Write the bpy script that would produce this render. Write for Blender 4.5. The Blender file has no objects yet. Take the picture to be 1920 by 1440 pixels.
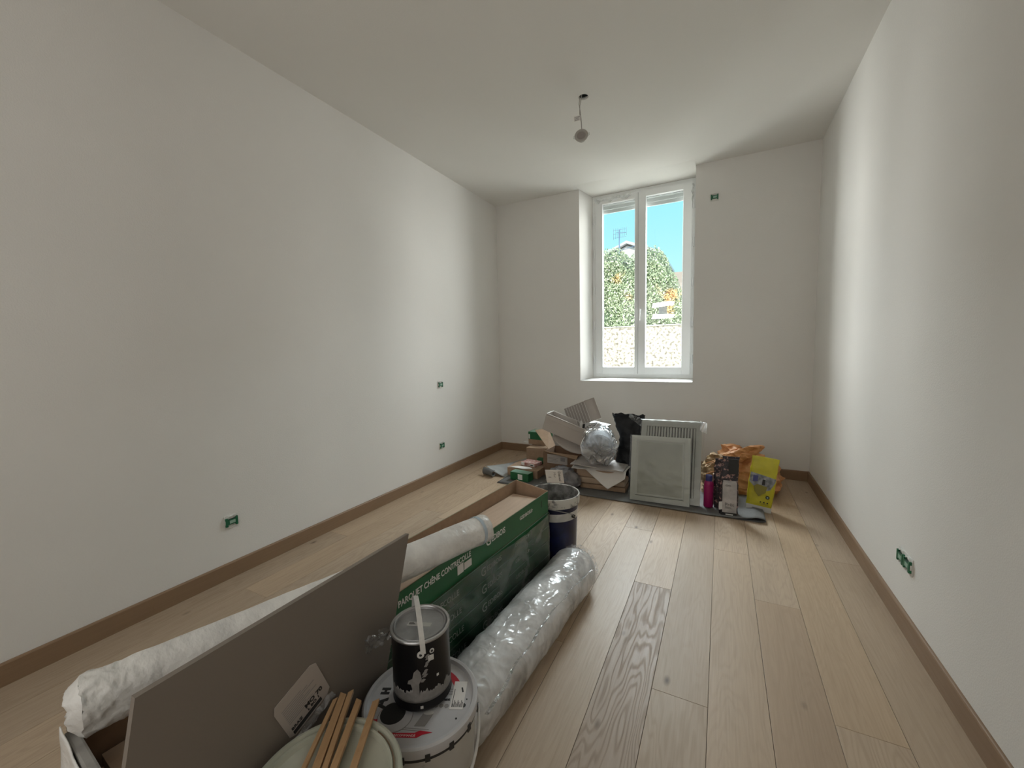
import bpy, bmesh, math, random
from mathutils import Vector, Matrix, noise
random.seed(7)
sc = bpy.context.scene
col = sc.collection
PI = math.pi

# ------------------------------------------------------------------ camera
cam = bpy.data.objects.new('camera', bpy.data.cameras.new('camera'))
col.objects.link(cam)
cam.data.sensor_width = 36
cam.data.lens = 757.62 * 36 / 1920
cam.data.clip_start = 0.02
R_ = (0.8885, 0.4583, -0.0223); F_ = (-0.4584, 0.8846, -0.0857)
Rv = Vector(R_).normalized(); Fv = Vector(F_); Fv = (Fv - Rv * Fv.dot(Rv)).normalized(); Uv = Rv.cross(Fv)
cam.matrix_world = Matrix(((Rv.x, Uv.x, -Fv.x, 0), (Rv.y, Uv.y, -Fv.y, 0), (Rv.z, Uv.z, -Fv.z, 1.25), (0, 0, 0, 1)))
sc.camera = cam

# ------------------------------------------------------------------ world, sun, lights, exposure
w = bpy.data.worlds.new('sky'); sc.world = w; w.use_nodes = True
nt = w.node_tree; nt.nodes.clear()
def N(t, typ, **k):
    n = t.nodes.new(typ)
    for a, b in k.items(): setattr(n, a, b)
    return n
wo = N(nt, 'ShaderNodeOutputWorld'); bg = N(nt, 'ShaderNodeBackground'); tc = N(nt, 'ShaderNodeTexCoord')
sx = N(nt, 'ShaderNodeSeparateXYZ'); nt.links.new(tc.outputs['Generated'], sx.inputs[0])
rp = N(nt, 'ShaderNodeValToRGB'); nt.links.new(sx.outputs['Z'], rp.inputs[0])
rp.color_ramp.elements[0].position = 0.0; rp.color_ramp.elements[0].color = (0.72, 1.1, 1.12, 1)
rp.color_ramp.elements[1].position = 0.75; rp.color_ramp.elements[1].color = (0.12, 0.42, 0.95, 1)
e = rp.color_ramp.elements.new(0.33); e.color = (0.36, 0.90, 1.08, 1)
cm = N(nt, 'ShaderNodeMapping'); cm.inputs['Scale'].default_value = (1, 1, 2.6); cm.inputs['Location'].default_value = (0.33, 0.1, 0.2)
nt.links.new(tc.outputs['Generated'], cm.inputs[0])
cn = N(nt, 'ShaderNodeTexNoise'); cn.inputs['Scale'].default_value = 3.4; cn.inputs['Detail'].default_value = 6; nt.links.new(cm.outputs[0], cn.inputs[0])
cr = N(nt, 'ShaderNodeValToRGB'); cr.color_ramp.elements[0].position = 0.60; cr.color_ramp.elements[1].position = 0.72
nt.links.new(cn.outputs[0], cr.inputs[0])
mx = N(nt, 'ShaderNodeMix', data_type='RGBA'); nt.links.new(cr.outputs[0], mx.inputs['Factor']); nt.links.new(rp.outputs[0], mx.inputs['A'])
mx.inputs['B'].default_value = (1.0, 1.05, 1.1, 1)
nt.links.new(mx.outputs['Result'], bg.inputs[0]); bg.inputs[1].default_value = 1.0
nt.links.new(bg.outputs[0], wo.inputs[0])

def light(name, typ, energy, loc, target=None, color=(1, 1, 1), **k):
    l = bpy.data.lights.new(name, typ); l.energy = energy; l.color = color
    for a, b in k.items(): setattr(l, a, b)
    o = bpy.data.objects.new(name, l); col.objects.link(o); o.location = loc
    if target is not None:
        o.rotation_euler = (Vector(target) - Vector(loc)).to_track_quat('-Z', 'Y').to_euler()
    return o
light('sun', 'SUN', 3.0, (3, -6, 9), (0.6, 9, 0.0), (1.0, 0.95, 0.85), angle=0.01)
# added area lamps, out of view above and beside the window, boosting its daylight
light('sky_fill', 'AREA', 2150, (-0.9, 7.4, 5.4), (-0.85, 4.4, 1.9), (0.93, 0.97, 1.0), shape='RECTANGLE', size=5.5, size_y=3.2)
light('left_fill', 'AREA', 1230, (-5.6, 8.2, 2.4), (-0.8, 4.4, 1.9), (1.0, 0.968, 0.935), shape='RECTANGLE', size=3.6, size_y=4.0)
light('right_fill', 'AREA', 850, (3.6, 8.2, 2.4), (-0.8, 4.4, 1.9), (1.0, 0.968, 0.935), shape='RECTANGLE', size=3.6, size_y=4.0)
# added weak fill lamp behind the camera, inside the closed room
light('rear_fill', 'AREA', 17, (-0.9, -1.05, 1.7), (-0.9, 3, 1.4), (1.0, 0.97, 0.93), shape='RECTANGLE', size=2.6, size_y=2.0)
vs = sc.view_settings
sc.display_settings.display_device = 'sRGB'
vs.view_transform = 'Standard'; vs.look = 'None'; vs.exposure = 0.17; vs.gamma = 1.0; vs.use_curve_mapping = False
sc.cycles.max_bounces = 12; sc.cycles.diffuse_bounces = 8; sc.cycles.transparent_max_bounces = 16
sc.cycles.caustics_reflective = False; sc.cycles.caustics_refractive = False
sc.cycles.sample_clamp_indirect = 6
try:
    sc.cycles.use_denoising = True
except Exception: pass

# ------------------------------------------------------------------ materials
def mat(name, c, rough=0.6, metal=0.0, var=0.0, vscale=8, vstretch=(1, 1, 1), bump=0.0, bscale=60, bstretch=(1, 1, 1), spec=0.5, c2=None, coat=0.0, ramp=(0.35, 0.65), emis=None, coord='Object', detail=4):
    m = bpy.data.materials.new(name); m.use_nodes = True; t = m.node_tree
    b = t.nodes['Principled BSDF']
    b.inputs['Base Color'].default_value = (*c, 1); b.inputs['Roughness'].default_value = rough; b.inputs['Metallic'].default_value = metal
    b.inputs['Specular IOR Level'].default_value = spec; b.inputs['Coat Weight'].default_value = coat
    tcn = N(t, 'ShaderNodeTexCoord')
    if var or c2:
        if c2 is None: c2 = tuple(max(0, x * (1 - var)) for x in c)
        mp = N(t, 'ShaderNodeMapping'); mp.inputs['Scale'].default_value = vstretch; t.links.new(tcn.outputs[coord], mp.inputs[0])
        n = N(t, 'ShaderNodeTexNoise'); n.inputs['Scale'].default_value = vscale; n.inputs['Detail'].default_value = detail
        t.links.new(mp.outputs[0], n.inputs[0])
        r = N(t, 'ShaderNodeValToRGB'); r.color_ramp.elements[0].position = ramp[0]; r.color_ramp.elements[1].position = ramp[1]
        r.color_ramp.elements[0].color = (*c, 1); r.color_ramp.elements[1].color = (*c2, 1)
        t.links.new(n.outputs[0], r.inputs[0]); t.links.new(r.outputs[0], b.inputs['Base Color'])
    if bump:
        mp = N(t, 'ShaderNodeMapping'); mp.inputs['Scale'].default_value = bstretch; t.links.new(tcn.outputs[coord], mp.inputs[0])
        n = N(t, 'ShaderNodeTexNoise'); n.inputs['Scale'].default_value = bscale; n.inputs['Detail'].default_value = 3
        t.links.new(mp.outputs[0], n.inputs[0])
        bp = N(t, 'ShaderNodeBump'); bp.inputs['Strength'].default_value = bump; bp.inputs['Distance'].default_value = 0.01
        t.links.new(n.outputs[0], bp.inputs['Height']); t.links.new(bp.outputs[0], b.inputs['Normal'])
    return m
def film(name, tint=(0.9, 0.92, 0.94), clear=0.6, milk=0.35, rough=0.12, bscale=14, bstr=0.9, diff=0.55, ridge=0.0, ior=1.45):
    """thin plastic sheet: see-through, milky in the creases, glossy"""
    m = bpy.data.materials.new(name); m.use_nodes = True; t = m.node_tree; t.nodes.clear()
    out = N(t, 'ShaderNodeOutputMaterial'); tcn = N(t, 'ShaderNodeTexCoord')
    n = N(t, 'ShaderNodeTexNoise'); n.inputs['Scale'].default_value = bscale; n.inputs['Detail'].default_value = 5; n.inputs['Distortion'].default_value = 1.2
    t.links.new(tcn.outputs['Object'], n.inputs[0])
    bp = N(t, 'ShaderNodeBump'); bp.inputs['Strength'].default_value = bstr; bp.inputs['Distance'].default_value = 0.02
    t.links.new(n.outputs[0], bp.inputs['Height'])
    if ridge:
        n2 = N(t, 'ShaderNodeTexNoise'); n2.inputs['Scale'].default_value = ridge; n2.inputs['Detail'].default_value = 2; n2.inputs['Distortion'].default_value = 0.6; t.links.new(tcn.outputs['Object'], n2.inputs[0])
        s1_ = N(t, 'ShaderNodeMath', operation='SUBTRACT'); t.links.new(n2.outputs[0], s1_.inputs[0]); s1_.inputs[1].default_value = 0.5
        s2_ = N(t, 'ShaderNodeMath', operation='ABSOLUTE'); t.links.new(s1_.outputs[0], s2_.inputs[0])
        s3_ = N(t, 'ShaderNodeMapRange', interpolation_type='SMOOTHSTEP'); t.links.new(s2_.outputs[0], s3_.inputs[0]); s3_.inputs[1].default_value = 0.0; s3_.inputs[2].default_value = 0.05; s3_.inputs[3].default_value = 0.8; s3_.inputs[4].default_value = 0.0
        s4_ = N(t, 'ShaderNodeMath', operation='ADD'); t.links.new(n.outputs[0], s4_.inputs[0]); t.links.new(s3_.outputs[0], s4_.inputs[1]); t.links.new(s4_.outputs[0], bp.inputs['Height'])
    p = N(t, 'ShaderNodeBsdfPrincipled'); p.inputs['Base Color'].default_value = (tint[0] * diff / 0.55, tint[1] * diff / 0.55, tint[2] * diff / 0.55, 1) if diff < .6 else (*tint, 1)
    p.inputs['Roughness'].default_value = rough; p.inputs['Specular IOR Level'].default_value = 0.9
    t.links.new(bp.outputs[0], p.inputs['Normal'])
    tr = N(t, 'ShaderNodeBsdfTransparent'); tr.inputs[0].default_value = (*tint, 1)
    gl = N(t, 'ShaderNodeBsdfGlossy'); gl.inputs['Roughness'].default_value = rough; t.links.new(bp.outputs[0], gl.inputs['Normal'])
    r = N(t, 'ShaderNodeMapRange'); r.inputs[1].default_value = 0.35; r.inputs[2].default_value = 0.7
    r.inputs[3].default_value = max(0.0, milk - 0.22); r.inputs[4].default_value = min(1.0, milk + 0.3)
    t.links.new(n.outputs[0], r.inputs[0])
    fr = N(t, 'ShaderNodeFresnel'); fr.inputs[0].default_value = ior
    a = N(t, 'ShaderNodeMixShader'); t.links.new(fr.outputs[0], a.inputs[0]); t.links.new(tr.outputs[0], a.inputs[1]); t.links.new(gl.outputs[0], a.inputs[2])
    tl = N(t, 'ShaderNodeBsdfTranslucent'); tl.inputs[0].default_value = (*tint, 1); pm = N(t, 'ShaderNodeMixShader'); pm.inputs[0].default_value = 0.45
    t.links.new(p.outputs[0], pm.inputs[1]); t.links.new(tl.outputs[0], pm.inputs[2])
    s = N(t, 'ShaderNodeMixShader'); t.links.new(r.outputs[0], s.inputs[0]); t.links.new(a.outputs[0], s.inputs[1]); t.links.new(pm.outputs[0], s.inputs[2])
    t.links.new(s.outputs[0], out.inputs[0])
    return m

def wood_mat(name, base=(0.45, 0.345, 0.245), dark=(0.32, 0.235, 0.16), use_obj=True, grain=1.0, scale=1.0, rough=0.42, knots=True, axis='Y'):
    m = bpy.data.materials.new(name); m.use_nodes = True; t = m.node_tree; L = t.links
    b = t.nodes['Principled BSDF']
    tcn = N(t, 'ShaderNodeTexCoord'); oi = N(t, 'ShaderNodeObjectInfo')
    off = N(t, 'ShaderNodeVectorMath', operation='MULTIPLY'); cmb = N(t, 'ShaderNodeCombineXYZ')
    for i in range(3): L.new(oi.outputs['Random'], cmb.inputs[i])
    L.new(cmb.outputs[0], off.inputs[0]); off.inputs[1].default_value = (31.0, 57.0, 13.0)
    ad = N(t, 'ShaderNodeVectorMath', operation='ADD'); L.new(tcn.outputs['Object'], ad.inputs[0]); L.new(off.outputs[0], ad.inputs[1])
    st = (7 * scale, 0.9 * scale, 7 * scale) if axis == 'Y' else (0.9 * scale, 7 * scale, 7 * scale)
    mp = N(t, 'ShaderNodeMapping'); mp.inputs['Scale'].default_value = st; L.new(ad.outputs[0], mp.inputs[0])
    n1 = N(t, 'ShaderNodeTexNoise'); n1.inputs['Scale'].default_value = 1.0; n1.inputs['Detail'].default_value = 3.0; n1.inputs['Roughness'].default_value = 0.45
    L.new(mp.outputs[0], n1.inputs[0])
    mu = N(t, 'ShaderNodeMath', operation='MULTIPLY'); L.new(n1.outputs[0], mu.inputs[0]); mu.inputs[1].default_value = 150
    si = N(t, 'ShaderNodeMath', operation='SINE'); L.new(mu.outputs[0], si.inputs[0])
    # fibres
    st2 = (190, 4, 190) if axis == 'Y' else (4, 190, 190)
    mp2 = N(t, 'ShaderNodeMapping'); mp2.inputs['Scale'].default_value = st2; L.new(ad.outputs[0], mp2.inputs[0])
    n2 = N(t, 'ShaderNodeTexNoise'); n2.inputs['Scale'].default_value = 1.0; n2.inputs['Detail'].default_value = 4.0; L.new(mp2.outputs[0], n2.inputs[0])
    # broad tone
    n3 = N(t, 'ShaderNodeTexNoise'); n3.inputs['Scale'].default_value = 0.55; n3.inputs['Detail'].default_value = 2.0; L.new(mp.outputs[0], n3.inputs[0])
    r1 = N(t, 'ShaderNodeMapRange'); L.new(si.outputs[0], r1.inputs[0]); r1.inputs[1].default_value = -0.2; r1.inputs[2].default_value = 1.0; r1.inputs[3].default_value = 0; r1.inputs[4].default_value = 0.42
    g1 = N(t, 'ShaderNodeMath', operation='MULTIPLY'); L.new(r1.outputs[0], g1.inputs[0])
    if use_obj: L.new(oi.outputs['Alpha'], g1.inputs[1])
    else: g1.inputs[1].default_value = grain
    r2 = N(t, 'ShaderNodeMapRange'); L.new(n2.outputs[0], r2.inputs[0]); r2.inputs[1].default_value = 0.35; r2.inputs[2].default_value = 0.75; r2.inputs[3].default_value = 0; r2.inputs[4].default_value = 0.34
    s1 = N(t, 'ShaderNodeMath', operation='ADD'); L.new(g1.outputs[0], s1.inputs[0]); L.new(r2.outputs[0], s1.inputs[1])
    r3 = N(t, 'ShaderNodeMapRange'); L.new(n3.outputs[0], r3.inputs[0]); r3.inputs[1].default_value = 0.3; r3.inputs[2].default_value = 0.7; r3.inputs[3].default_value = -0.12; r3.inputs[4].default_value = 0.30
    s2 = N(t, 'ShaderNodeMath', operation='ADD', use_clamp=True); L.new(s1.outputs[0], s2.inputs[0]); L.new(r3.outputs[0], s2.inputs[1])
    mxn = N(t, 'ShaderNodeMix', data_type='RGBA'); L.new(s2.outputs[0], mxn.inputs['Factor']); mxn.inputs['A'].default_value = (*base, 1); mxn.inputs['B'].default_value = (*dark, 1)
    last = mxn.outputs['Result']
    if use_obj:
        mm = N(t, 'ShaderNodeMix', data_type='RGBA', blend_type='MULTIPLY'); mm.inputs['Factor'].default_value = 1
        L.new(last, mm.inputs['A']); L.new(oi.outputs['Color'], mm.inputs['B']); last = mm.outputs['Result']
    if knots:
        mp3 = N(t, 'ShaderNodeMapping'); mp3.inputs['Scale'].default_value = (5.0, 2.4, 5.0); L.new(ad.outputs[0], mp3.inputs[0])
        v = N(t, 'ShaderNodeTexVoronoi'); v.inputs['Scale'].default_value = 1.0; L.new(mp3.outputs[0], v.inputs[0])
        rk = N(t, 'ShaderNodeMapRange'); L.new(v.outputs['Distance'], rk.inputs[0]); rk.inputs[1].default_value = 0.012; rk.inputs[2].default_value = 0.075; rk.inputs[3].default_value = 0.85; rk.inputs[4].default_value = 0.0
        mk = N(t, 'ShaderNodeMix', data_type='RGBA'); L.new(rk.outputs[0], mk.inputs['Factor']); L.new(last, mk.inputs['A']); mk.inputs['B'].default_value = (0.07, 0.045, 0.03, 1); last = mk.outputs['Result']
    L.new(last, b.inputs['Base Color'])
    rr = N(t, 'ShaderNodeMapRange'); L.new(s2.outputs[0], rr.inputs[0]); rr.inputs[3].default_value = rough; rr.inputs[4].default_value = rough + 0.18; L.new(rr.outputs[0], b.inputs['Roughness'])
    bp = N(t, 'ShaderNodeBump'); bp.inputs['Strength'].default_value = 0.25; bp.inputs['Distance'].default_value = 0.002; bp.invert = True
    L.new(s2.outputs[0], bp.inputs['Height']); L.new(bp.outputs[0], b.inputs['Normal'])
    return m

M = {}
M['wall'] = mat('wall_paint', (0.76, 0.748, 0.722), 0.75, bump=0.12, bscale=180, var=0.03, vscale=1.5)
M['ceil'] = mat('ceiling_paint', (0.74, 0.73, 0.70), 0.85, bump=0.05, bscale=150)
M['floor'] = wood_mat('oak_parquet')
M['joint'] = mat('joint_dark', (0.05, 0.035, 0.025), 0.9)
M['base'] = wood_mat('oak_baseboard', (0.26, 0.168, 0.10), (0.20, 0.125, 0.072), use_obj=False, grain=0.25, knots=False, scale=0.6)
M['base_x'] = wood_mat('oak_baseboard_x', (0.26, 0.168, 0.10), (0.20, 0.125, 0.072), use_obj=False, grain=0.25, knots=False, scale=0.6, axis='X')
M['pvc'] = mat('white_pvc', (0.80, 0.82, 0.82), 0.35)
M['pvcdark'] = mat('gasket', (0.18, 0.19, 0.2), 0.6)
M['slat'] = mat('shutter_slat', (0.60, 0.61, 0.60), 0.5)
M['chrome'] = mat('chrome', (0.8, 0.8, 0.8), 0.2, 1.0)
M['card'] = mat('cardboard', (0.36, 0.245, 0.16), 0.85, var=0.12, vscale=30, bump=0.1, bscale=90)
M['carddark'] = mat('cardboard_inside', (0.22, 0.14, 0.09), 0.9, var=0.1, vscale=30)
M['green'] = mat('printed_green', (0.012, 0.125, 0.045), 0.45, var=0.15, vscale=10)
M['white'] = mat('white_print', (0.72, 0.72, 0.70), 0.6)
M['paper'] = mat('paper', (0.70, 0.68, 0.65), 0.8, bump=0.15, bscale=25)
M['ink'] = mat('black_ink', (0.02, 0.02, 0.02), 0.6)
M['greyink'] = mat('grey_ink', (0.25, 0.24, 0.23), 0.7)
M['plank'] = wood_mat('loose_oak', (0.60, 0.46, 0.34), (0.46, 0.33, 0.23), use_obj=False, grain=0.3, knots=False)
M['stretch'] = film('stretch_film', (0.80, 0.86, 0.82), milk=0.13, rough=0.22, bscale=6, bstr=0.4, diff=0.42)
M['bagfilm'] = film('clear_bag', (0.99, 0.995, 1.0), milk=0.55, rough=0.20, bscale=5.5, bstr=0.28, ridge=8, ior=1.8)
M['clear'] = film('clear_scrap', (0.9, 0.9, 0.9), milk=0.14, rough=0.08, bscale=26, bstr=1.0)
M['whitefilm'] = mat('white_film_roll', (0.76, 0.75, 0.72), 0.35, var=0.22, vscale=14, vstretch=(1, 0.5, 1), bump=0.55, bscale=45, bstretch=(1, 0.5, 1))
M['foam'] = mat('white_foam', (0.93, 0.93, 0.92), 0.30, bump=0.12, bscale=50, spec=0.8, coat=0.4)
M['board'] = mat('taupe_board', (0.205, 0.175, 0.148), 0.62, bump=0.03, bscale=120)
M['boardedge'] = mat('board_edge', (0.14, 0.125, 0.11), 0.6)
M['canblack'] = mat('can_black', (0.004, 0.004, 0.005), 0.30, spec=0.35)
M['tin'] = mat('tin', (0.42, 0.42, 0.42), 0.28, 0.85)
M['tinlid'] = mat('tin_lid', (0.30, 0.30, 0.30), 0.38, 0.55, var=0.25, vscale=30)
M['greypaint'] = mat('dried_grey_paint', (0.22, 0.21, 0.20), 0.5, var=0.3, vscale=40)
M['cream'] = mat('cream_plastic', (0.52, 0.50, 0.42), 0.45, var=0.12, vscale=14)
M['lidwhite'] = mat('bucket_lid', (0.50, 0.50, 0.51), 0.4, var=0.10, vscale=10)
M['bucketwhite'] = mat('bucket_side', (0.42, 0.41, 0.38), 0.45, c2=(0.05, 0.05, 0.05), vscale=13, ramp=(0.56, 0.60))
M['whiteplastic'] = mat('white_plastic', (0.62, 0.61, 0.58), 0.4, var=0.2, vscale=25)
M['oldlid'] = mat('stained_lid', (0.46, 0.46, 0.38), 0.5, c2=(0.33, 0.34, 0.27), vscale=7)
M['red'] = mat('label_red', (0.45, 0.012, 0.03), 0.45)
M['blue'] = mat('bucket_blue', (0.006, 0.009, 0.055), 0.35, var=0.5, vscale=18)
M['grime'] = mat('mortar_grime', (0.10, 0.10, 0.095), 0.9, c2=(0.30, 0.30, 0.29), vscale=22, bump=0.5, bscale=40)
M['rim'] = mat('bucket_rim', (0.55, 0.54, 0.50), 0.5, c2=(0.16, 0.16, 0.155), vscale=28, ramp=(0.50, 0.62))
M['wire'] = mat('wire', (0.30, 0.30, 0.29), 0.4, 0.8)
M['stick'] = wood_mat('pine_stick', (0.50, 0.33, 0.17), (0.38, 0.23, 0.11), use_obj=False, grain=0.4, knots=False, scale=2)
M['felt'] = mat('grey_underlay', (0.145, 0.145, 0.14), 0.75, var=0.2, vscale=12, bump=0.2, bscale=200)
M['feltlight'] = mat('underlay_foil', (0.36, 0.37, 0.36), 0.5, var=0.2, vscale=9)
M['black'] = mat('black_bag', (0.006, 0.0065, 0.008), 0.5, bump=0.5, bscale=16, spec=0.3)
M['orange'] = mat('orange_plastic', (0.50, 0.215, 0.075), 0.5, c2=(0.64, 0.34, 0.16), vscale=9, bump=0.7, bscale=22)
M['yellow'] = mat('yellow_sack', (0.54, 0.48, 0.02), 0.42, var=0.15, vscale=16, bump=0.3, bscale=30)
M['greytaupe'] = mat('grey_steel', (0.46, 0.42, 0.385), 0.5, var=0.06, vscale=6)
M['greyedge'] = mat('pale_edge', (0.80, 0.79, 0.76), 0.5)
M['radiator'] = mat('white_slats', (0.68, 0.68, 0.63), 0.45)
M['rad2'] = mat('primed_frame', (0.66, 0.66, 0.60), 0.5)
M['centre'] = mat('frosted_panel', (0.56, 0.56, 0.48), 0.5, var=0.12, vscale=6)
M['tan'] = mat('tan_card', (0.36, 0.26, 0.185), 0.8, var=0.1, vscale=12)
M['brownsack'] = mat('brown_paper', (0.24, 0.15, 0.075), 0.7, c2=(0.40, 0.27, 0.13), vscale=13, bump=0.6, bscale=20)
M['magenta'] = mat('magenta_plastic', (0.30, 0.006, 0.10), 0.3)
M['capblue'] = mat('cap_blue', (0.03, 0.035, 0.16), 0.4)
M['floral'] = mat('printed_pouch', (0.02, 0.015, 0.02), 0.4, c2=(0.34, 0.20, 0.18), vscale=55, ramp=(0.54, 0.62))
M['greybag'] = mat('grey_bag', (0.10, 0.095, 0.10), 0.4, c2=(0.22, 0.21, 0.21), vscale=14, bump=0.8, bscale=18)
M['photo_grey'] = mat('print_photo', (0.12, 0.13, 0.14), 0.45, c2=(0.34, 0.35, 0.36), vscale=32)
M['olive'] = mat('print_olive', (0.22, 0.19, 0.03), 0.5)
M['redprint'] = mat('print_red', (0.30, 0.10, 0.08), 0.6, c2=(0.55, 0.42, 0.38), vscale=50)
M['palegreen'] = mat('green_carton_top', (0.20, 0.36, 0.27), 0.5)
M['socketgreen'] = mat('socket_green', (0.01, 0.12, 0.055), 0.4)
M['socketdark'] = mat('socket_dark', (0.02, 0.05, 0.035), 0.5)
M['socketlabel'] = mat('socket_label', (0.28, 0.42, 0.34), 0.5)
M['plaster'] = mat('plaster_ring', (0.66, 0.65, 0.62), 0.8, bump=0.6, bscale=60)
M['lampgrey'] = mat('lamp_ring', (0.40, 0.38, 0.35), 0.5)
M['lampface'] = mat('lamp_face', (0.30, 0.27, 0.25), 0.45)
M['stucco'] = mat('rough_stucco', (0.27, 0.245, 0.20), 0.9, c2=(0.105, 0.088, 0.065), vscale=17, ramp=(0.50, 0.62), bump=1.0, bscale=20, detail=4)
M['coping'] = mat('coping', (0.30, 0.30, 0.25), 0.9)
M['ground'] = mat('gravel_ground', (0.44, 0.42, 0.37), 0.95)
M['house'] = mat('house_render', (0.90, 0.76, 0.72), 0.9)
M['roof'] = mat('roof_tile', (0.92, 0.60, 0.40), 0.8, bump=0.5, bscale=12)
M['mast'] = mat('antenna_metal', (0.35, 0.45, 0.60), 0.5, 0.3)

def leaf_mat():
    m = bpy.data.materials.new('leaves'); m.use_nodes = True; t = m.node_tree; b = t.nodes['Principled BSDF']
    g = N(t, 'ShaderNodeNewGeometry'); r = N(t, 'ShaderNodeValToRGB'); t.links.new(g.outputs['Random Per Island'], r.inputs[0])
    r.color_ramp.elements[0].color = (0.08, 0.12, 0.06, 1); r.color_ramp.elements[1].color = (0.78, 0.80, 0.60, 1)
    x = r.color_ramp.elements.new(0.5); x.color = (0.36, 0.44, 0.26, 1)
    b.inputs['Roughness'].default_value = 0.4; t.links.new(r.outputs[0], b.inputs['Base Color'])
    tcn = N(t, 'ShaderNodeTexCoord'); n = N(t, 'ShaderNodeTexNoise'); n.inputs['Scale'].default_value = 1.3; t.links.new(tcn.outputs['Object'], n.inputs[0])
    rr = N(t, 'ShaderNodeValToRGB'); rr.color_ramp.elements[0].position = 0.60; rr.color_ramp.elements[1].position = 0.68; t.links.new(n.outputs[0], rr.inputs[0])
    mm = N(t, 'ShaderNodeMix', data_type='RGBA'); t.links.new(rr.outputs[0], mm.inputs['Factor']); t.links.new(r.outputs[0], mm.inputs['A']); mm.inputs['B'].default_value = (0.75, 0.50, 0.22, 1)
    t.links.new(mm.outputs['Result'], b.inputs['Base Color'])
    return m
M['leaf'] = leaf_mat()
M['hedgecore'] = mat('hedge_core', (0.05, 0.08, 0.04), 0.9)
def glass_mat():
    m = bpy.data.materials.new('window_glass'); m.use_nodes = True; t = m.node_tree; t.nodes.clear()
    o = N(t, 'ShaderNodeOutputMaterial'); a = N(t, 'ShaderNodeBsdfTransparent'); a.inputs[0].default_value = (0.96, 0.985, 0.98, 1)
    g = N(t, 'ShaderNodeBsdfGlossy'); g.inputs['Roughness'].default_value = 0.02
    s = N(t, 'ShaderNodeMixShader'); s.inputs[0].default_value = 0.05
    t.links.new(a.outputs[0], s.inputs[1]); t.links.new(g.outputs[0], s.inputs[2]); t.links.new(s.outputs[0], o.inputs[0]); return m
M['glass'] = glass_mat()

# ------------------------------------------------------------------ helpers
def mesh_obj(name, verts, faces, m, parent=None, smooth=False, mw=None):
    me = bpy.data.meshes.new(name); me.from_pydata([tuple(v) for v in verts], [], faces); me.update()
    if smooth: me.polygons.foreach_set('use_smooth', [True] * len(me.polygons))
    return link(name, me, m, parent, mw)
def link(name, me, m, parent=None, mw=None):
    o = bpy.data.objects.new(name, me); col.objects.link(o)
    if m is not None and len(me.materials) == 0: me.materials.append(m)
    if parent is not None: o.parent = parent
    if mw is not None: o.matrix_basis = mw
    return o
def bm_obj(name, bm, m, parent=None, smooth=False, mw=None, mats=None):
    me = bpy.data.meshes.new(name); bmesh.ops.recalc_face_normals(bm, faces=bm.faces); bm.to_mesh(me); bm.free()
    if smooth: me.polygons.foreach_set('use_smooth', [True] * len(me.polygons))
    if mats:
        for x in mats: me.materials.append(x)
        o = bpy.data.objects.new(name, me); col.objects.link(o)
        if parent is not None: o.parent = parent
        if mw is not None: o.matrix_basis = mw
        return o
    return link(name, me, m, parent, mw)
def tag(o, label=None, cat=None, group=None, kind=None):
    if label: o['label'] = label
    if cat: o['category'] = cat
    if group: o['group'] = group
    if kind: o['kind'] = kind
    return o
def thing(name, label, cat, mw=None, group=None):
    o = bpy.data.objects.new(name, None); o.empty_display_size = 0.05; col.objects.link(o)
    if mw is not None: o.matrix_basis = mw
    return tag(o, label, cat, group)
def frame(o, x, z=(0, 0, 1)):
    """matrix with local X along x, local Z near z"""
    X = Vector(x).normalized(); Z = Vector(z); Z = (Z - X * Z.dot(X)).normalized(); Y = Z.cross(X)
    return Matrix(((X.x, Y.x, Z.x, o[0]), (X.y, Y.y, Z.y, o[1]), (X.z, Y.z, Z.z, o[2]), (0, 0, 0, 1)))
def T(x, y, z, rz=0): return Matrix.Translation((x, y, z)) @ Matrix.Rotation(rz, 4, 'Z')
def bbox(bm, x0, x1, y0, y1, z0, z1, bev=0.0, mi=0):
    n0 = len(bm.verts)
    vs_ = [bm.verts.new(p) for p in ((x0, y0, z0), (x1, y0, z0), (x1, y1, z0), (x0, y1, z0), (x0, y0, z1), (x1, y0, z1), (x1, y1, z1), (x0, y1, z1))]
    fs = [bm.faces.new([vs_[i] for i in f]) for f in ((3, 2, 1, 0), (4, 5, 6, 7), (0, 1, 5, 4), (1, 2, 6, 5), (2, 3, 7, 6), (3, 0, 4, 7))]
    for f in fs: f.material_index = mi
    if bev > 0:
        es = list({e for f in fs for e in f.edges})
        r = bmesh.ops.bevel(bm, geom=es, offset=bev, segments=2, affect='EDGES', profile=0.6)
        for f in r['faces']: f.material_index = mi
def box(name, x0, x1, y0, y1, z0, z1, m, parent=None, bev=0.0, mw=None):
    bm = bmesh.new(); bbox(bm, x0, x1, y0, y1, z0, z1, bev); return bm_obj(name, bm, m, parent, mw=mw)
def lathe(name, prof, m, parent=None, n=64, mw=None, smooth=True, noise_amp=0, mats=None, mis=None):
    bm = bmesh.new(); rings = []
    for r, z in prof:
        if r < 1e-6: rings.append([bm.verts.new((0, 0, z))])
        else: rings.append([bm.verts.new((r * math.cos(2 * PI * i / n), r * math.sin(2 * PI * i / n), z)) for i in range(n)])
    for k, (a, b) in enumerate(zip(rings, rings[1:])):
        for i in range(n):
            j = (i + 1) % n
            if len(a) == 1 and len(b) == 1: continue
            if len(a) == 1: f = bm.faces.new((a[0], b[i], b[j]))
            elif len(b) == 1: f = bm.faces.new((a[i], a[j], b[0]))
            else: f = bm.faces.new((a[i], a[j], b[j], b[i]))
            if mis: f.material_index = mis[k]
    o = bm_obj(name, bm, m, parent, smooth=False, mw=mw, mats=mats)
    if smooth: shade(o)
    return o
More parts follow.
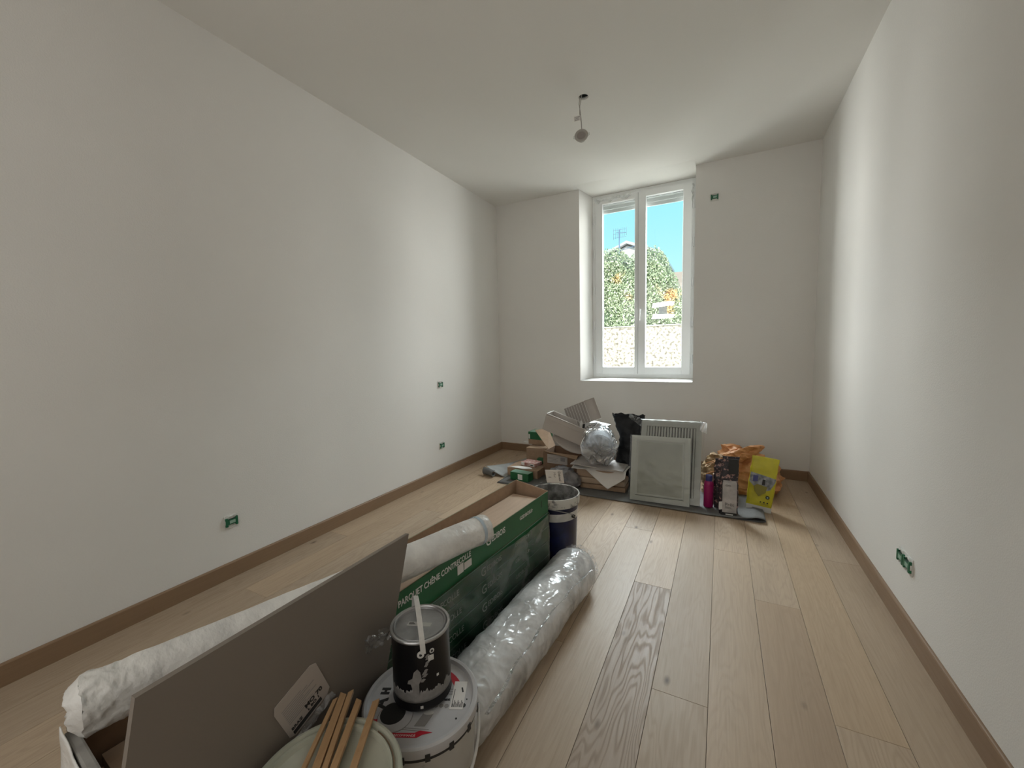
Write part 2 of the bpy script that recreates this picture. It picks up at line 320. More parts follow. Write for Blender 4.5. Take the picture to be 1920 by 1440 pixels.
def shade(o, ang=35):
    me = o.data
    me.polygons.foreach_set('use_smooth', [True] * len(me.polygons))
    bm = bmesh.new(); bm.from_mesh(me)
    for e_ in bm.edges:
        if len(e_.link_faces) == 2 and e_.calc_face_angle(0) > math.radians(ang): e_.smooth = False
    bm.to_mesh(me); bm.free()
def tube(name, pts, r, m, parent=None, n=10, closed=False, mw=None, flat=None):
    """flat=(w,t,up) gives a strap section instead of a round one"""
    P = [Vector(p) for p in pts]; bm = bmesh.new(); rings = []
    up = Vector((0.13, 0.21, 0.97)) if flat is None else Vector(flat[2])
    for i, p in enumerate(P):
        d = ((P[(i + 1) % len(P)] if (closed or i < len(P) - 1) else p) - (P[i - 1] if (closed or i > 0) else p)).normalized()
        s = d.cross(up)
        if s.length < 1e-4: s = d.cross(Vector((1, 0, 0)))
        s.normalize(); u = s.cross(d).normalized()
        if flat: pr = [s * a * flat[0] / 2 + u * b * flat[1] / 2 for a, b in ((-1, -1), (1, -1), (1, 1), (-1, 1))]
        else: pr = [s * math.cos(2 * PI * k / n) * r + u * math.sin(2 * PI * k / n) * r for k in range(n)]
        rings.append([bm.verts.new(p + q) for q in pr])
    q = len(rings[0]); R = len(rings)
    for i in range(R if closed else R - 1):
        a, b = rings[i], rings[(i + 1) % R]
        for k in range(q): bm.faces.new((a[k], a[(k + 1) % q], b[(k + 1) % q], b[k]))
    if not closed: bm.faces.new(rings[0][::-1]); bm.faces.new(rings[-1])
    return bm_obj(name, bm, m, parent, smooth=flat is None, mw=mw)
def prism(name, poly, t, m, parent=None, mw=None, bev=0):
    """polygon in local XY, extruded from z=0 to z=t"""
    bm = bmesh.new(); n = len(poly)
    a = [bm.verts.new((x, y, 0)) for x, y in poly]; b = [bm.verts.new((x, y, t)) for x, y in poly]
    bm.faces.new(a[::-1]); bm.faces.new(b)
    for i in range(n): bm.faces.new((a[i], a[(i + 1) % n], b[(i + 1) % n], b[i]))
    if bev: bmesh.ops.bevel(bm, geom=list(bm.edges), offset=bev, segments=1, affect='EDGES')
    return bm_obj(name, bm, m, parent, mw=mw)
def crump(v, s, seed=0.0):
    """ridged crease field"""
    q = Vector((v[0] * s + seed, v[1] * s + seed * 0.7, v[2] * s - seed))
    return (1 - abs(noise.noise(q)) * 2.2) + 0.5 * (1 - abs(noise.noise(q * 2.3)) * 2.2) - 0.7
def loft(name, secs, m, parent=None, n=56, sub=10, power=2.4, amp=0.01, sc_=9.0, seed=0.0, cap=True, mw=None, smooth=True, flare=None):
    """secs: (cx, cy, cz, half_x, half_y, rot) stacked; sections in XY, smooth-interpolated, creased"""
    S = []
    for a, b in zip(secs, secs[1:]):
        for k in range(sub):
            t = k / sub; S.append([a[i] + (b[i] - a[i]) * t for i in range(6)])
    S.append(list(secs[-1])); bm = bmesh.new(); rings = []
    for s in S:
        ring = []
        for i in range(n):
            th = 2 * PI * i / n; c, sn = math.cos(th), math.sin(th)
            x = abs(c) ** (2 / power) * (1 if c >= 0 else -1) * s[3]; y = abs(sn) ** (2 / power) * (1 if sn >= 0 else -1) * s[4]
            d = crump((s[0] + x, s[1] + y, s[2]), sc_, seed) * amp
            L_ = math.hypot(x, y) or 1; x += x / L_ * d; y += y / L_ * d
            ca, sa = math.cos(s[5]), math.sin(s[5])
            ring.append(bm.verts.new((s[0] + x * ca - y * sa, s[1] + x * sa + y * ca, s[2] + d * 0.4)))
        rings.append(ring)
    for a, b in zip(rings, rings[1:]):
        for i in range(n): bm.faces.new((a[i], a[(i + 1) % n], b[(i + 1) % n], b[i]))
    if cap: bm.faces.new(rings[0][::-1]); bm.faces.new(rings[-1])
    o = bm_obj(name, bm, m, parent, mw=mw)
    if smooth: shade(o, 50)
    return o
def sheet(name, fn, nu, nv, m, parent=None, mw=None, thick=0.0, smooth=True, keep=None):
    """grid surface fn(u,v)->point"""
    vs_ = [fn(i / nu, j / nv) for j in range(nv + 1) for i in range(nu + 1)]
    fs = []
    for j in range(nv):
        for i in range(nu):
            if keep and not keep((i + .5) / nu, (j + .5) / nv): continue
            a = j * (nu + 1) + i; fs.append((a, a + 1, a + nu + 2, a + nu + 1))
    o = mesh_obj(name, vs_, fs, m, parent, smooth, mw)
    if thick:
        md = o.modifiers.new('thick', 'SOLIDIFY'); md.thickness = thick; md.offset = 0
    return o
def text(s, size, m, parent, mw, ext=0.0004, name='lettering', sx=1.0, bold=0.0):
    cu = bpy.data.curves.new('t', 'FONT'); cu.body = s; cu.size = size; cu.extrude = ext; cu.offset = bold; cu.resolution_u = 3
    o = bpy.data.objects.new('t', cu); col.objects.link(o)
    me = bpy.data.meshes.new_from_object(o.evaluated_get(bpy.context.evaluated_depsgraph_get()))
    bpy.data.objects.remove(o); bpy.data.curves.remove(cu); me.name = name
    if sx != 1.0:
        for v in me.vertices: v.co.x *= sx
    me.materials.clear()
    return link(name, me, m, parent, mw)

# ------------------------------------------------------------------ room shell
XL, XR, YB, YN, H = -2.44, 0.727, 4.39, -1.3, 2.958
WX0, WX1, WZ0, WZ1 = -1.405, -0.247, 0.88, 2.945   # window opening in the wall plane
YF = 4.60                                          # window frame plane
WT = 0.42
st = lambda o: tag(o, kind='structure')
bm = bmesh.new(); bbox(bm, XL - 0.2, XR + 0.2, YN - 0.2, YB + WT, -0.2, -0.016)
sub_ = bm_obj('floor', bm, M['joint']); st(sub_)
# oak planks, one object each
joints = {-0.389: 2.12, -0.575: 2.77, -0.203: 1.45, -0.017: 2.68, 0.169: 2.21, 0.355: 1.56, 0.541: 2.80, -2.249: 1.17, -2.435: 1.84, -2.063: 0.53,
          -1.877: 2.35, -1.691: 1.0, -1.505: 3.1, -1.319: 1.9, -1.133: 2.55, -0.947: 3.3, -0.761: 1.53}
PW, PL = 0.186, 1.9
k = 0; x = XR - PW
while x > XL - 0.1:
    key = min(joints, key=lambda q: abs(q - x)); j = joints[key]
    ys = [j + PL * i for i in range(-3, 4)]
    ys = [YN] + [y for y in ys if YN + 0.05 < y < YB - 0.02] + [YB - 0.003]
    for a, b in zip(ys, ys[1:]):
        g = 0.0007; x0, x1 = max(x, XL + 0.003) + g, x + PW - g
        if x1 - x0 < 0.01: continue
        cx, cy = (x0 + x1) / 2, (a + b) / 2
        bm = bmesh.new(); bbox(bm, x0 - cx, x1 - cx, a + g - cy, b - g - cy, -0.014, 0, 0.0007)
        o = bm_obj('plank', bm, M['floor'], sub_, mw=T(cx, cy, 0))
        v = random.uniform(0.94, 1.05); tn = random.uniform(-0.018, 0.018)
        o.color = (v * (1 + tn), v, v * (1 - tn * 1.6), random.uniform(0.25, 0.75))
        if abs(x + 0.389) < 0.05 and abs(b - 2.12) < 0.02: o.color = (0.82, 0.82, 0.86, 1.45)
        if abs(x - 0.169) < 0.05 and b < 2.3: o.color = (0.92, 0.885, 0.85, 0.3)
        if abs(x - 0.355) < 0.05 and a > 1.5: o.color = (1.04, 1.01, 0.95, 0.3)
    x -= PW
bm = bmesh.new(); bbox(bm, XL - 0.2, XL, YN, YB, -0.1, H); st(bm_obj('wall_left', bm, M['wall']))
bm = bmesh.new(); bbox(bm, XR, XR + 0.2, YN, YB, -0.1, H); st(bm_obj('wall_right', bm, M['wall']))
bm = bmesh.new(); bbox(bm, XL - 0.2, XR + 0.2, YN - 0.2, YN, -0.1, H + 0.1); st(bm_obj('wall_front', bm, M['wall']))
# window wall with its splayed reveal
def quad(bm, pts): return bm.faces.new([bm.verts.new(p) for p in pts])
bm = bmesh.new(); y = YB; FX0, FX1, FZ0, FZ1 = -1.318, -0.252, 0.905, 2.925
z1 = H
for p in (((XL, y, 0), (WX0, y, 0), (WX0, y, z1), (XL, y, z1)), ((WX1, y, 0), (XR, y, 0), (XR, y, z1), (WX1, y, z1)),
          ((WX0, y, 0), (WX1, y, 0), (WX1, y, WZ0), (WX0, y, WZ0)),
          ((WX0, y, WZ0), (FX0, YF, FZ0), (FX0, YF, FZ1 + .03), (WX0, y, z1 + .03)), ((WX1, y, WZ0), (WX1, y, z1 + .03), (FX1, YF, FZ1 + .03), (FX1, YF, FZ0)),
          ): quad(bm, p)
wb = bm_obj('wall_back', bm, M['wall']); st(wb)
bm = bmesh.new()   # outside skin and the jambs outside the frame
for p in (((XL - 0.2, y + WT, -0.5), (FX0, y + WT, -0.5), (FX0, y + WT, 3.4), (XL - 0.2, y + WT, 3.4)), ((FX1, y + WT, -0.5), (XR + 0.2, y + WT, -0.5), (XR + 0.2, y + WT, 3.4), (FX1, y + WT, 3.4)),
          ((FX0, y + WT, -0.5), (FX1, y + WT, -0.5), (FX1, y + WT, FZ0), (FX0, y + WT, FZ0)), ((FX0, y + WT, FZ1), (FX1, y + WT, FZ1), (FX1, y + WT, 3.4), (FX0, y + WT, 3.4)),
          ((FX0, YF, FZ0), (FX0, y + WT, FZ0), (FX0, y + WT, FZ1 + .03), (FX0, YF, FZ1 + .03)), ((FX1, YF, FZ0), (FX1, y + WT, FZ0), (FX1, y + WT, FZ1 + .03), (FX1, YF, FZ1 + .03)),
          ((FX0, YF, FZ1), (FX1, YF, FZ1), (FX1, y + WT, FZ1), (FX0, y + WT, FZ1))): quad(bm, p)
st(bm_obj('wall_outside', bm, mat('darkened_skin', (0.13, 0.12, 0.10), 0.9)))  # unseen outer skin, darkened to cut light bounced onto the garden wall
bm = bmesh.new()   # lintel soffit that cuts into the ceiling
quad(bm, ((WX0 - 0.018, 4.258, H + .001), (WX1 + .001, 4.268, H + .001), (FX1, YF, FZ1), (FX0, YF, FZ1)))
quad(bm, ((WX0 - 0.018, 4.258, H), (FX0, YF, FZ1), (WX0, YB, H)))
st(bm_obj('trim_1', bm, M['ceil']))
bm = bmesh.new()   # sill
a = [(WX0 + .002, YB - 0.004, WZ0 + .002), (WX1 - .002, YB - 0.004, WZ0 + .002), (FX1, YF, FZ0), (FX0, YF, FZ0)]
b = [(p[0], p[1], p[2] - 0.02) for p in a]
A = [bm.verts.new(p) for p in a]; B = [bm.verts.new(p) for p in b]
bm.faces.new(A); bm.faces.new(B[::-1])
for i in range(4): bm.faces.new((A[i], B[i], B[(i + 1) % 4], A[(i + 1) % 4]))
st(bm_obj('trim_2', bm, M['wall']))
# ceiling with the notch over the window and the lamp hole
HC = (-0.872, 2.84); HR = 0.033
bm = bmesh.new(); hv = []; ov = []
n = 48
hx = [bm.verts.new((HC[0] + HR * math.cos(2 * PI * i / n), HC[1] + HR * math.sin(2 * PI * i / n), H)) for i in range(n)]
hx2 = [bm.verts.new((HC[0] + HR * math.cos(2 * PI * i / n), HC[1] + HR * math.sin(2 * PI * i / n), H + 0.013)) for i in range(n)]
q = 0.4
def sq(i):
    c, s = math.cos(2 * PI * i / n), math.sin(2 * PI * i / n); f = q / max(abs(c), abs(s)); return (HC[0] + c * f, HC[1] + s * f, H)
sqv = [bm.verts.new(sq(i)) for i in range(n)]
for i in range(n):
    j = (i + 1) % n; bm.faces.new((hx[i], hx[j], sqv[j], sqv[i])); bm.faces.new((hx[i], hx2[i], hx2[j], hx[j]))
X0, X1, Y0, Y1 = HC[0] - q, HC[0] + q, HC[1] - q, HC[1] + q
for p in ((XL, XR, YN, Y0), (XL, X0, Y0, Y1), (X1, XR, Y0, Y1), (XL, XR, Y1, 4.258)):
    quad(bm, ((p[0], p[2], H), (p[1], p[2], H), (p[1], p[3], H), (p[0], p[3], H)))
quad(bm, ((XL, 4.258, H), (WX0 - 0.018, 4.258, H), (WX0, YB, H), (XL, YB, H)))
quad(bm, ((WX1, 4.258, H), (XR, 4.258, H), (XR, YB, H), (WX1, YB, H)))
quad(bm, ((WX0 - 0.018, 4.258, H), (WX1, 4.258, H), (WX1, 4.268, H)))
bbox(bm, XL - 0.2, XR + 0.2, YN - 0.2, YB + WT, H + 0.16, H + 0.3)
st(bm_obj('ceiling', bm, M['ceil']))
box('hole_dark_plate', HC[0] - .2, HC[0] + .2, HC[1] - .2, HC[1] + .2, H + 0.12, H + 0.15, M['ink'])['kind'] = 'structure'  # black plate above the lamp hole paints its inside dark
# baseboards
def bboard(name, p0, p1, inward, m):
    L_ = (Vector(p1) - Vector(p0)).length; X = (Vector(p1) - Vector(p0)).normalized()
    bm = bmesh.new(); prof = [(0, 0), (0.0125, 0), (0.0125, 0.084), (0.010, 0.0885), (0.006, 0.09), (0, 0.09)]
    I = Vector(inward)
    rings = [[bm.verts.new(Vector(p) + I * a + Vector((0, 0, b))) for a, b in prof] for p in (p0, p1)]
    k_ = len(prof)
    for i in range(k_): bm.faces.new((rings[0][i], rings[0][(i + 1) % k_], rings[1][(i + 1) % k_], rings[1][i]))
    bm.faces.new(rings[0]); bm.faces.new(rings[1][::-1])
    st(bm_obj(name, bm, m))
bboard('baseboard_left', (XL, YN, 0), (XL, YB, 0), (1, 0, 0), M['base'])
bboard('baseboard_right', (XR, YN, 0), (XR, YB, 0), (-1, 0, 0), M['base'])
bboard('baseboard_back', (XL, YB, 0), (XR, YB, 0), (0, -1, 0), M['base_x'])

# ------------------------------------------------------------------ window
win = bpy.data.objects.new('window_1', None); col.objects.link(win); st(win)
def ring(bm, x0, x1, z0, z1, wl, wr, wb_, wt, y0, y1, bev=0.004):
    bbox(bm, x0, x0 + wl, y0, y1, z0, z1, bev); bbox(bm, x1 - wr, x1, y0, y1, z0, z1, bev)
    bbox(bm, x0 + wl - .002, x1 - wr + .002, y0, y1, z0, z0 + wb_, bev); bbox(bm, x0 + wl - .002, x1 - wr + .002, y0, y1, z1 - wt, z1, bev)
bm = bmesh.new(); ring(bm, FX0, FX1, FZ0, FZ1, 0.04, 0.04, 0.045, 0.045, YF, YF + 0.07)
bm_obj('frame', bm, M['pvc'], win)
ST = [(-1.283, -0.815, -1.203, -0.851), (-0.811, -0.287, -0.735, -0.371)]
for i, (x0, x1, g0, g1) in enumerate(ST):
    bm = bmesh.new(); ys0 = YF - 0.008 - 0.012 * i
    ring(bm, x0, x1, 0.945, 2.887, g0 - x0, x1 - g1, 0.078, 0.062, ys0, YF + 0.055)
    # glazing bead
    s = bm_obj('sash', bm, M['pvc'], win)
    bm = bmesh.new(); ring(bm, g0 - .006, g1 + .006, 1.018, 2.830, .008, .008, .008, .008, YF - 0.002 - .004 * i, YF + 0.02, 0.001)
    bm_obj('glazing_bead', bm, M['pvc'], s)
    bm = bmesh.new(); ring(bm, g0 - .001, g1 + .001, 1.022, 2.826, .004, .004, .003, .004, YF + 0.010, YF + 0.03, 0)
    bm_obj('gasket', bm, M['pvcdark'], s)
    box('pane', g0, g1, YF + 0.022, YF + 0.026, 1.025, 2.825, M['glass'], s)
bm = bmesh.new(); bbox(bm, -0.8150, -0.8110, YF - 0.002, YF + 0.01, 0.95, 2.88); bm_obj('meeting_gap', bm, M['pvcdark'], win)
h = bm_obj('handle', (lambda b: (bbox(b, -0.803, -0.775, YF - 0.032, YF - 0.020, 1.585, 1.655, 0.004), bbox(b, -0.797, -0.781, YF - 0.075, YF - 0.03, 1.635, 1.652, 0.004), bbox(b, -0.797, -0.781, YF - 0.078, YF - 0.062, 1.525, 1.652, 0.005), b)[-1])(bmesh.new()), M['pvc'], win)
for zz in (1.06, 1.45, 1.85, 2.25, 2.62):
    for xx in (FX0 + 0.022, FX1 - 0.020):
        lathe('hinge', [(0, 0), (0.008, 0), (0.008, 0.09), (0, 0.09)], M['pvc'], win, n=12, mw=T(xx, YF - 0.012, zz))
# rolled-down end of the shutter outside
for i in range(4):
    zz = 2.752 + i * 0.042
    bm = bmesh.new(); bbox(bm, FX0 + .02, FX1 - .02, YF + 0.10, YF + 0.112, zz, zz + 0.040, 0.003); bm_obj('shutter_slat', bm, M['slat'], win)
# crumpled protective film left on the frame
def pf(u, v): return Vector((-1.29 + u * 0.40, YF - 0.012 - 0.012 * abs(noise.noise(Vector((u * 9, v * 3, 1)))), 2.885 - v * (0.035 + 0.012 * math.sin(u * 17)) + 0.004 * math.sin(u * 40)))
M['pfilm'] = film('peeling_film', (0.95, 0.96, 0.96), milk=0.45, rough=0.3, bscale=12, bstr=0.3)
sheet('protective_film', pf, 40, 6, M['pfilm'], win)
def pf2(u, v): return Vector((-0.276 - u * 0.016 + 0.006 * math.sin(v * 12), YF - 0.024 - 0.01 * math.sin(v * 9 + u * 3), 2.86 - v * 0.17))
sheet('protective_film', pf2, 4, 24, M['pfilm'], win)
# sticker on the right hand pane
sk = thing('pane_sticker', 'clear adhesive strip with a grey square on right window pane', 'sticker', T(-0.56, YF + 0.020, 1.62))
def backlit(name, c, k):
    m = bpy.data.materials.new(name); m.use_nodes = True; t = m.node_tree; t.nodes.clear()
    o = N(t, 'ShaderNodeOutputMaterial'); a = N(t, 'ShaderNodeBsdfTransparent'); a.inputs[0].default_value = (*c, 1)
    d_ = N(t, 'ShaderNodeBsdfTranslucent'); d_.inputs[0].default_value = (*c, 1); s_ = N(t, 'ShaderNodeMixShader'); s_.inputs[0].default_value = k
    t.links.new(a.outputs[0], s_.inputs[1]); t.links.new(d_.outputs[0], s_.inputs[2]); t.links.new(s_.outputs[0], o.inputs[0]); return m
tapem = backlit('tape_white', (0.85, 0.85, 0.85), 0.45); squarem = backlit('square_grey', (0.34, 0.34, 0.335), 0.25)
for zc, dz in ((0.062, 0.012), (-0.050, -0.01)):
    bm = bmesh.new(); pts = [(-0.115, zc - .026 + dz * .3), (0.105, zc - .016 + dz), (0.115, zc + .018 + dz), (0.05, zc + .026 + dz), (-0.10, zc + .022)]
    A = [bm.verts.new((p[0], -0.0012, p[1])) for p in pts]; B = [bm.verts.new((p[0], 0.0, p[1])) for p in pts]
    bm.faces.new(A); bm.faces.new(B[::-1])
    for i in range(5): bm.faces.new((A[i], B[i], B[(i + 1) % 5], A[(i + 1) % 5]))
    bm_obj('tape_strip', bm, tapem, sk)
box('square_mark', -0.044, 0.040, -0.0045, -0.0030, -0.035, 0.045, squarem, sk)

# ------------------------------------------------------------------ outside
gm = bmesh.new(); bbox(gm, -14, 10, YB + WT + 0.02, 40, -0.4, -0.3); st(bm_obj('ground', gm, M['ground']))
bm = bmesh.new(); bbox(bm, -9, 4, 10.0, 10.2, -0.3, 1.72); gw = bm_obj('garden_wall', bm, M['stucco']); tag(gw, 'low rough cast garden wall seen through the window', 'wall')
box('coping', -9, 4, 9.98, 10.22, 1.72, 1.745, M['coping'], gw)
# hedge
hd = thing('hedge', 'tall leafy hedge growing behind the garden wall', 'hedge', T(-4, 10.8, -0.3))
HT = [(-9, 3.6), (-4.2, 3.75), (-3.3, 3.6), (-2.75, 3.62), (-2.5, 3.70), (-2.1, 3.44), (-1.9, 3.46), (-1.65, 3.64), (-1.45, 3.58), (-1.2, 3.28), (-1.0, 2.86), (-0.9, 2.52), (-0.8, 2.25), (-0.6, 1.9), (-0.4, 1.2), (0, 0.4)]
def htop(x):
    for (a_, p_), (b_, q_) in zip(HT, HT[1:]):
        if x <= b_: return p_ + (q_ - p_) * (x - a_) / (b_ - a_) - 0.06 + 0.05 * math.sin(x * 13)
    return 0.4
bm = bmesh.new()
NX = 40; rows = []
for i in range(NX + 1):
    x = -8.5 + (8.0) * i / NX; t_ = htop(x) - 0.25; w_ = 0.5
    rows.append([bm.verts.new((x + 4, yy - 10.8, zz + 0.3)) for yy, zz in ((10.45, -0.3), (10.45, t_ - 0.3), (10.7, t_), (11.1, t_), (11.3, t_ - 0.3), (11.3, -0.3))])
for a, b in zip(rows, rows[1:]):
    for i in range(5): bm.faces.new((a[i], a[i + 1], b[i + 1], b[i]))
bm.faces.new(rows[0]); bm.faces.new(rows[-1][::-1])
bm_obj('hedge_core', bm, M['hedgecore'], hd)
vsL = []; fsL = []
rnd = random.Random(3)
for k in range(52000):
    x = rnd.uniform(-6.5, -0.5) if k % 4 == 0 else rnd.uniform(-3.4, -0.5); tp = htop(x)
    if rnd.random() < 0.75: y = 10.30 + rnd.random() * 0.16 + 0.12 * noise.noise(Vector((x * 2, 0, k * .0))); z = rnd.uniform(1.2, tp - 0.2)
    else: y = rnd.uniform(10.35, 11.1); z = tp - 0.28 + rnd.random() ** 2 * 0.42
    y += 0.15 * noise.noise(Vector((x * 1.7, z * 1.7, 5)))
    a = Vector((rnd.gauss(0, 1), rnd.gauss(0, 1), rnd.gauss(-0.3, 1))).normalized(); b = a.cross(Vector((rnd.gauss(0, 1), rnd.gauss(0, 1), rnd.gauss(0, 1)))).normalized()
    s = rnd.uniform(0.020, 0.036); c = Vector((x + 4, y - 10.8, z + 0.3)); i0 = len(vsL)
    vsL += [c - a * s, c + b * s * 0.45, c + a * s, c - b * s * 0.45]; fsL.append((i0, i0 + 1, i0 + 2, i0 + 3))
fo = mesh_obj('foliage', vsL, fsL, M['leaf'], hd); fo['kind'] = 'stuff'
# houses and antenna behind
def gable(name, label, x0, x1, y0, y1, ze, zr, wm, rm, rot=0):
    t = thing(name, label, 'house', T((x0 + x1) / 2, (y0 + y1) / 2, -0.3, rot)); W = (x1 - x0) / 2; D = (y1 - y0) / 2
    bm = bmesh.new(); v = [bm.verts.new(p) for p in ((-W, -D, 0), (W, -D, 0), (W, D, 0), (-W, D, 0), (-W, -D, ze), (W, -D, ze), (W, D, ze), (-W, D, ze), (0, -D, zr), (0, D, zr))]
    for f in ((0, 1, 5, 8, 4), (1, 2, 6, 5), (2, 3, 7, 9, 6), (3, 0, 4, 7)): bm.faces.new([v[i] for i in f])
    bm_obj('wall', bm, wm, t)
    for s in (-1, 1):
        bm = bmesh.new(); o_ = 0.25; sl = (zr - ze) / W
        p = [(0, -D - o_, zr + .06), (0, D + o_, zr + .06), (s * (W + o_), D + o_, ze - sl * o_ + .06), (s * (W + o_), -D - o_, ze - sl * o_ + .06)]
        A = [bm.verts.new(q_) for q_ in p]; B = [bm.verts.new((q_[0], q_[1], q_[2] + 0.12)) for q_ in p]
        bm.faces.new(A); bm.faces.new(B[::-1])
        for i in range(4): bm.faces.new((A[i], B[i], B[(i + 1) % 4], A[(i + 1) % 4]))
        bm_obj('roof_slope', bm, rm, t)
    for xx in (-W * 0.45, W * 0.45): box('window', xx - 0.35, xx + 0.35, -D - 0.03, -D + 0.02, ze - 1.5, ze - 0.5, M['photo_grey'], t)
    return t
gable('far_house', 'pale pink gabled house rising behind the hedge', -5.4, -2.7, 20, 25, 5.75, 6.32, M['house'], mat('pale_roof', (0.88, 0.80, 0.77), 0.8))
gable('tiled_house', 'low house with an orange tiled roof right of the hedge', -1.4, 3.6, 13.6, 19.4, 3.22, 4.1, mat('ochre_render', (0.8, 0.66, 0.52), 0.9), M['roof'], PI / 2)
an = thing('tv_antenna', 'television aerial on a tall mast above the hedge', 'antenna', T(-3.98, 18, 0))
tube('mast', [(0, 0, -0.3), (0, 0, 6.25)], 0.022, M['mast'], an, n=8)
tube('boom', [(-0.12, 0, 6.15), (0.28, 0, 6.1)], 0.012, M['mast'], an, n=6)
for i in range(7): tube('element', [(-0.24 + i * 0.09, -0.02, 5.86 + .02 * i), (-0.24 + i * 0.09, -0.02, 6.32)], 0.007, M['mast'], an, n=5)
for zz in (5.92, 6.08, 6.24): tube('reflector_bar', [(-0.25, -0.03, zz), (0.3, -0.03, zz)], 0.006, M['mast'], an, n=5)
tube('lower_boom', [(0, 0, 5.35), (0.7, 0, 5.5)], 0.012, M['mast'], an, n=6)

# ------------------------------------------------------------------ ceiling lamp hanging from its hole
lp = thing('hanging_downlight', 'small round downlight dangling by its cable from the ceiling hole', 'light', T(-0.889, 2.84, 2.712))
Md = Matrix.Rotation(math.radians(12), 4, 'Z') @ Matrix.Rotation(math.radians(78), 4, 'X')
lathe('bezel', [(0, -0.008), (0.044, -0.008), (0.047, 0.0), (0.044, 0.006), (0.036, 0.004), (0.034, 0.001), (0, 0.001)], M['lampgrey'], lp, n=40, mw=Md)
lathe('diffuser', [(0, 0.0035), (0.026, 0.003), (0.030, 0.0012), (0, 0.001)], M['lampface'], lp, n=36, mw=Md)
lathe('housing', [(0, -0.035), (0.028, -0.035), (0.032, -0.008), (0, -0.008)], M['lampgrey'], lp, n=28, mw=Md)
for s in (-1, 1):
    tube('spring_clip', [(s * 0.045, 0.0, 0.0), (s * 0.057, 0.002, 0.006), (s * 0.058, 0.003, -0.006), (s * 0.046, 0.0, -0.012)], 0.0012, M['wire'], lp, n=6)
tube('cable', [(0.0, 0.01, 0.04), (-0.002, 0.008, 0.09), (-0.012, 0.006, 0.15), (-0.010, 0.004, 0.20), (0.004, 0, 0.25), (0.012, 0, 0.33)], 0.0028, M['lampgrey'], lp, n=8)
tube('cable', [(0.001, 0.011, 0.04), (0.0, 0.008, 0.09), (-0.006, 0.006, 0.15), (-0.016, 0.004, 0.21), (-0.008, 0, 0.26), (0.006, 0, 0.33)], 0.0024, M['lampgrey'], lp, n=8)
tg = box('cable_tag', -0.050, -0.006, 0.003, 0.0045, 0.105, 0.137, M['paper'], lp)
for i in range(3): box('tag_print', -0.047, -0.018 + 0.004 * i, 0.0022, 0.003, 0.110 + i * 0.009, 0.113 + i * 0.009, M['greyink'], tg)

# ------------------------------------------------------------------ electric boxes waiting for sockets
def socket(mw, label, gangs=1, mirror=False):
    t = thing('socket_box', label, 'socket', mw, 'electric boxes set in the walls')
    for g in range(gangs):
        c = (g - (gangs - 1) / 2) * 0.071
        bm = bmesh.new(); bbox(bm, c - 0.036, c + 0.036, -0.036, 0.036, 0, 0.004, 0.0012); p = bm_obj('plaster_collar', bm, M['plaster'], t)
        lathe('box_ring', [(0.034, 0.002), (0.034, 0.010), (0.030, 0.010), (0.030, 0.004)], M['plaster'], t, n=32, mw=T(c, 0, 0))
        bm = bmesh.new(); bbox(bm, c - 0.030, c + 0.030, -0.014, 0.014, 0.004, 0.013, 0.001); bbox(bm, c - 0.032, c - 0.020, -0.024, 0.024, 0.004, 0.014, 0.001); bbox(bm, c + 0.020, c + 0.032, -0.024, 0.024, 0.004, 0.014, 0.001)
        gc = bm_obj('cover', bm, M['socketgreen'], t)
        box('cover_label', c - 0.012, c + 0.018, -0.008, 0.009, 0.013, 0.0136, M['socketlabel'], gc)
        box('cover_edge', c - 0.030, c + 0.030, 0.014, 0.017, 0.004, 0.012, M['socketdark'], gc)
def onwall(p, nrm):  # local Z = wall normal, local Y up
    Z = Vector(nrm); Y = Vector((0, 0, 1)); X = Y.cross(Z)
    return Matrix(((X.x, Y.x, Z.x, p[0]), (X.y, Y.y, Z.y, p[1]), (X.z, Y.z, Z.z, p[2]), (0, 0, 0, 1)))
socket(onwall((XL, 1.223, 0.319), (1, 0, 0)), 'green covered electric box low on left wall, nearest the camera')
socket(onwall((XL, 3.176, 0.921), (1, 0, 0)), 'green covered electric box on left wall at window sill height')
socket(onwall((XL, 3.165, 0.318), (1, 0, 0)), 'green covered electric box low on left wall close to the far corner')
socket(onwall((-0.083, YB, 2.632), (0, -1, 0)), 'green covered electric box high beside the window top')
socket(onwall((XR, 2.253, 0.303), (-1, 0, 0)), 'double green covered electric box low on right wall', 2)

# ------------------------------------------------------------------ stack of parquet cartons
E_ = Vector((0.078, 0.997, 0)).normalized(); Nn = Vector((E_.y, -E_.x, 0))
CL, CW = 1.70, 0.20
org = Vector((-0.798, 1.922, 0)) - E_ * CL - Nn * CW    # near left bottom; local X along length, local Y toward left wall is -Nn
CM = Matrix(((E_.x, -Nn.x, 0, org.x + Nn.x * CW), (E_.y, -Nn.y, 0, org.y + Nn.y * CW), (0, 0, 1, 0), (0, 0, 0, 1)))   # origin near right; +Y goes left
def onface(s, z): # lettering on the right hand face: local X = E_, local Y = up, local Z = Nn (out)
    return Matrix(((1, 0, 0, s), (0, 0, -1, -0.0009), (0, 1, 0, z), (0, 0, 0, 1)))
words = ['parquet carton, uppermost of the wrapped ones under the open carton', 'second wrapped parquet carton below the open one', 'third wrapped parquet carton below the open one', 'fourth wrapped parquet carton below the open one', 'bottom parquet carton of the stack, resting on the floor']
CH = 0.0772
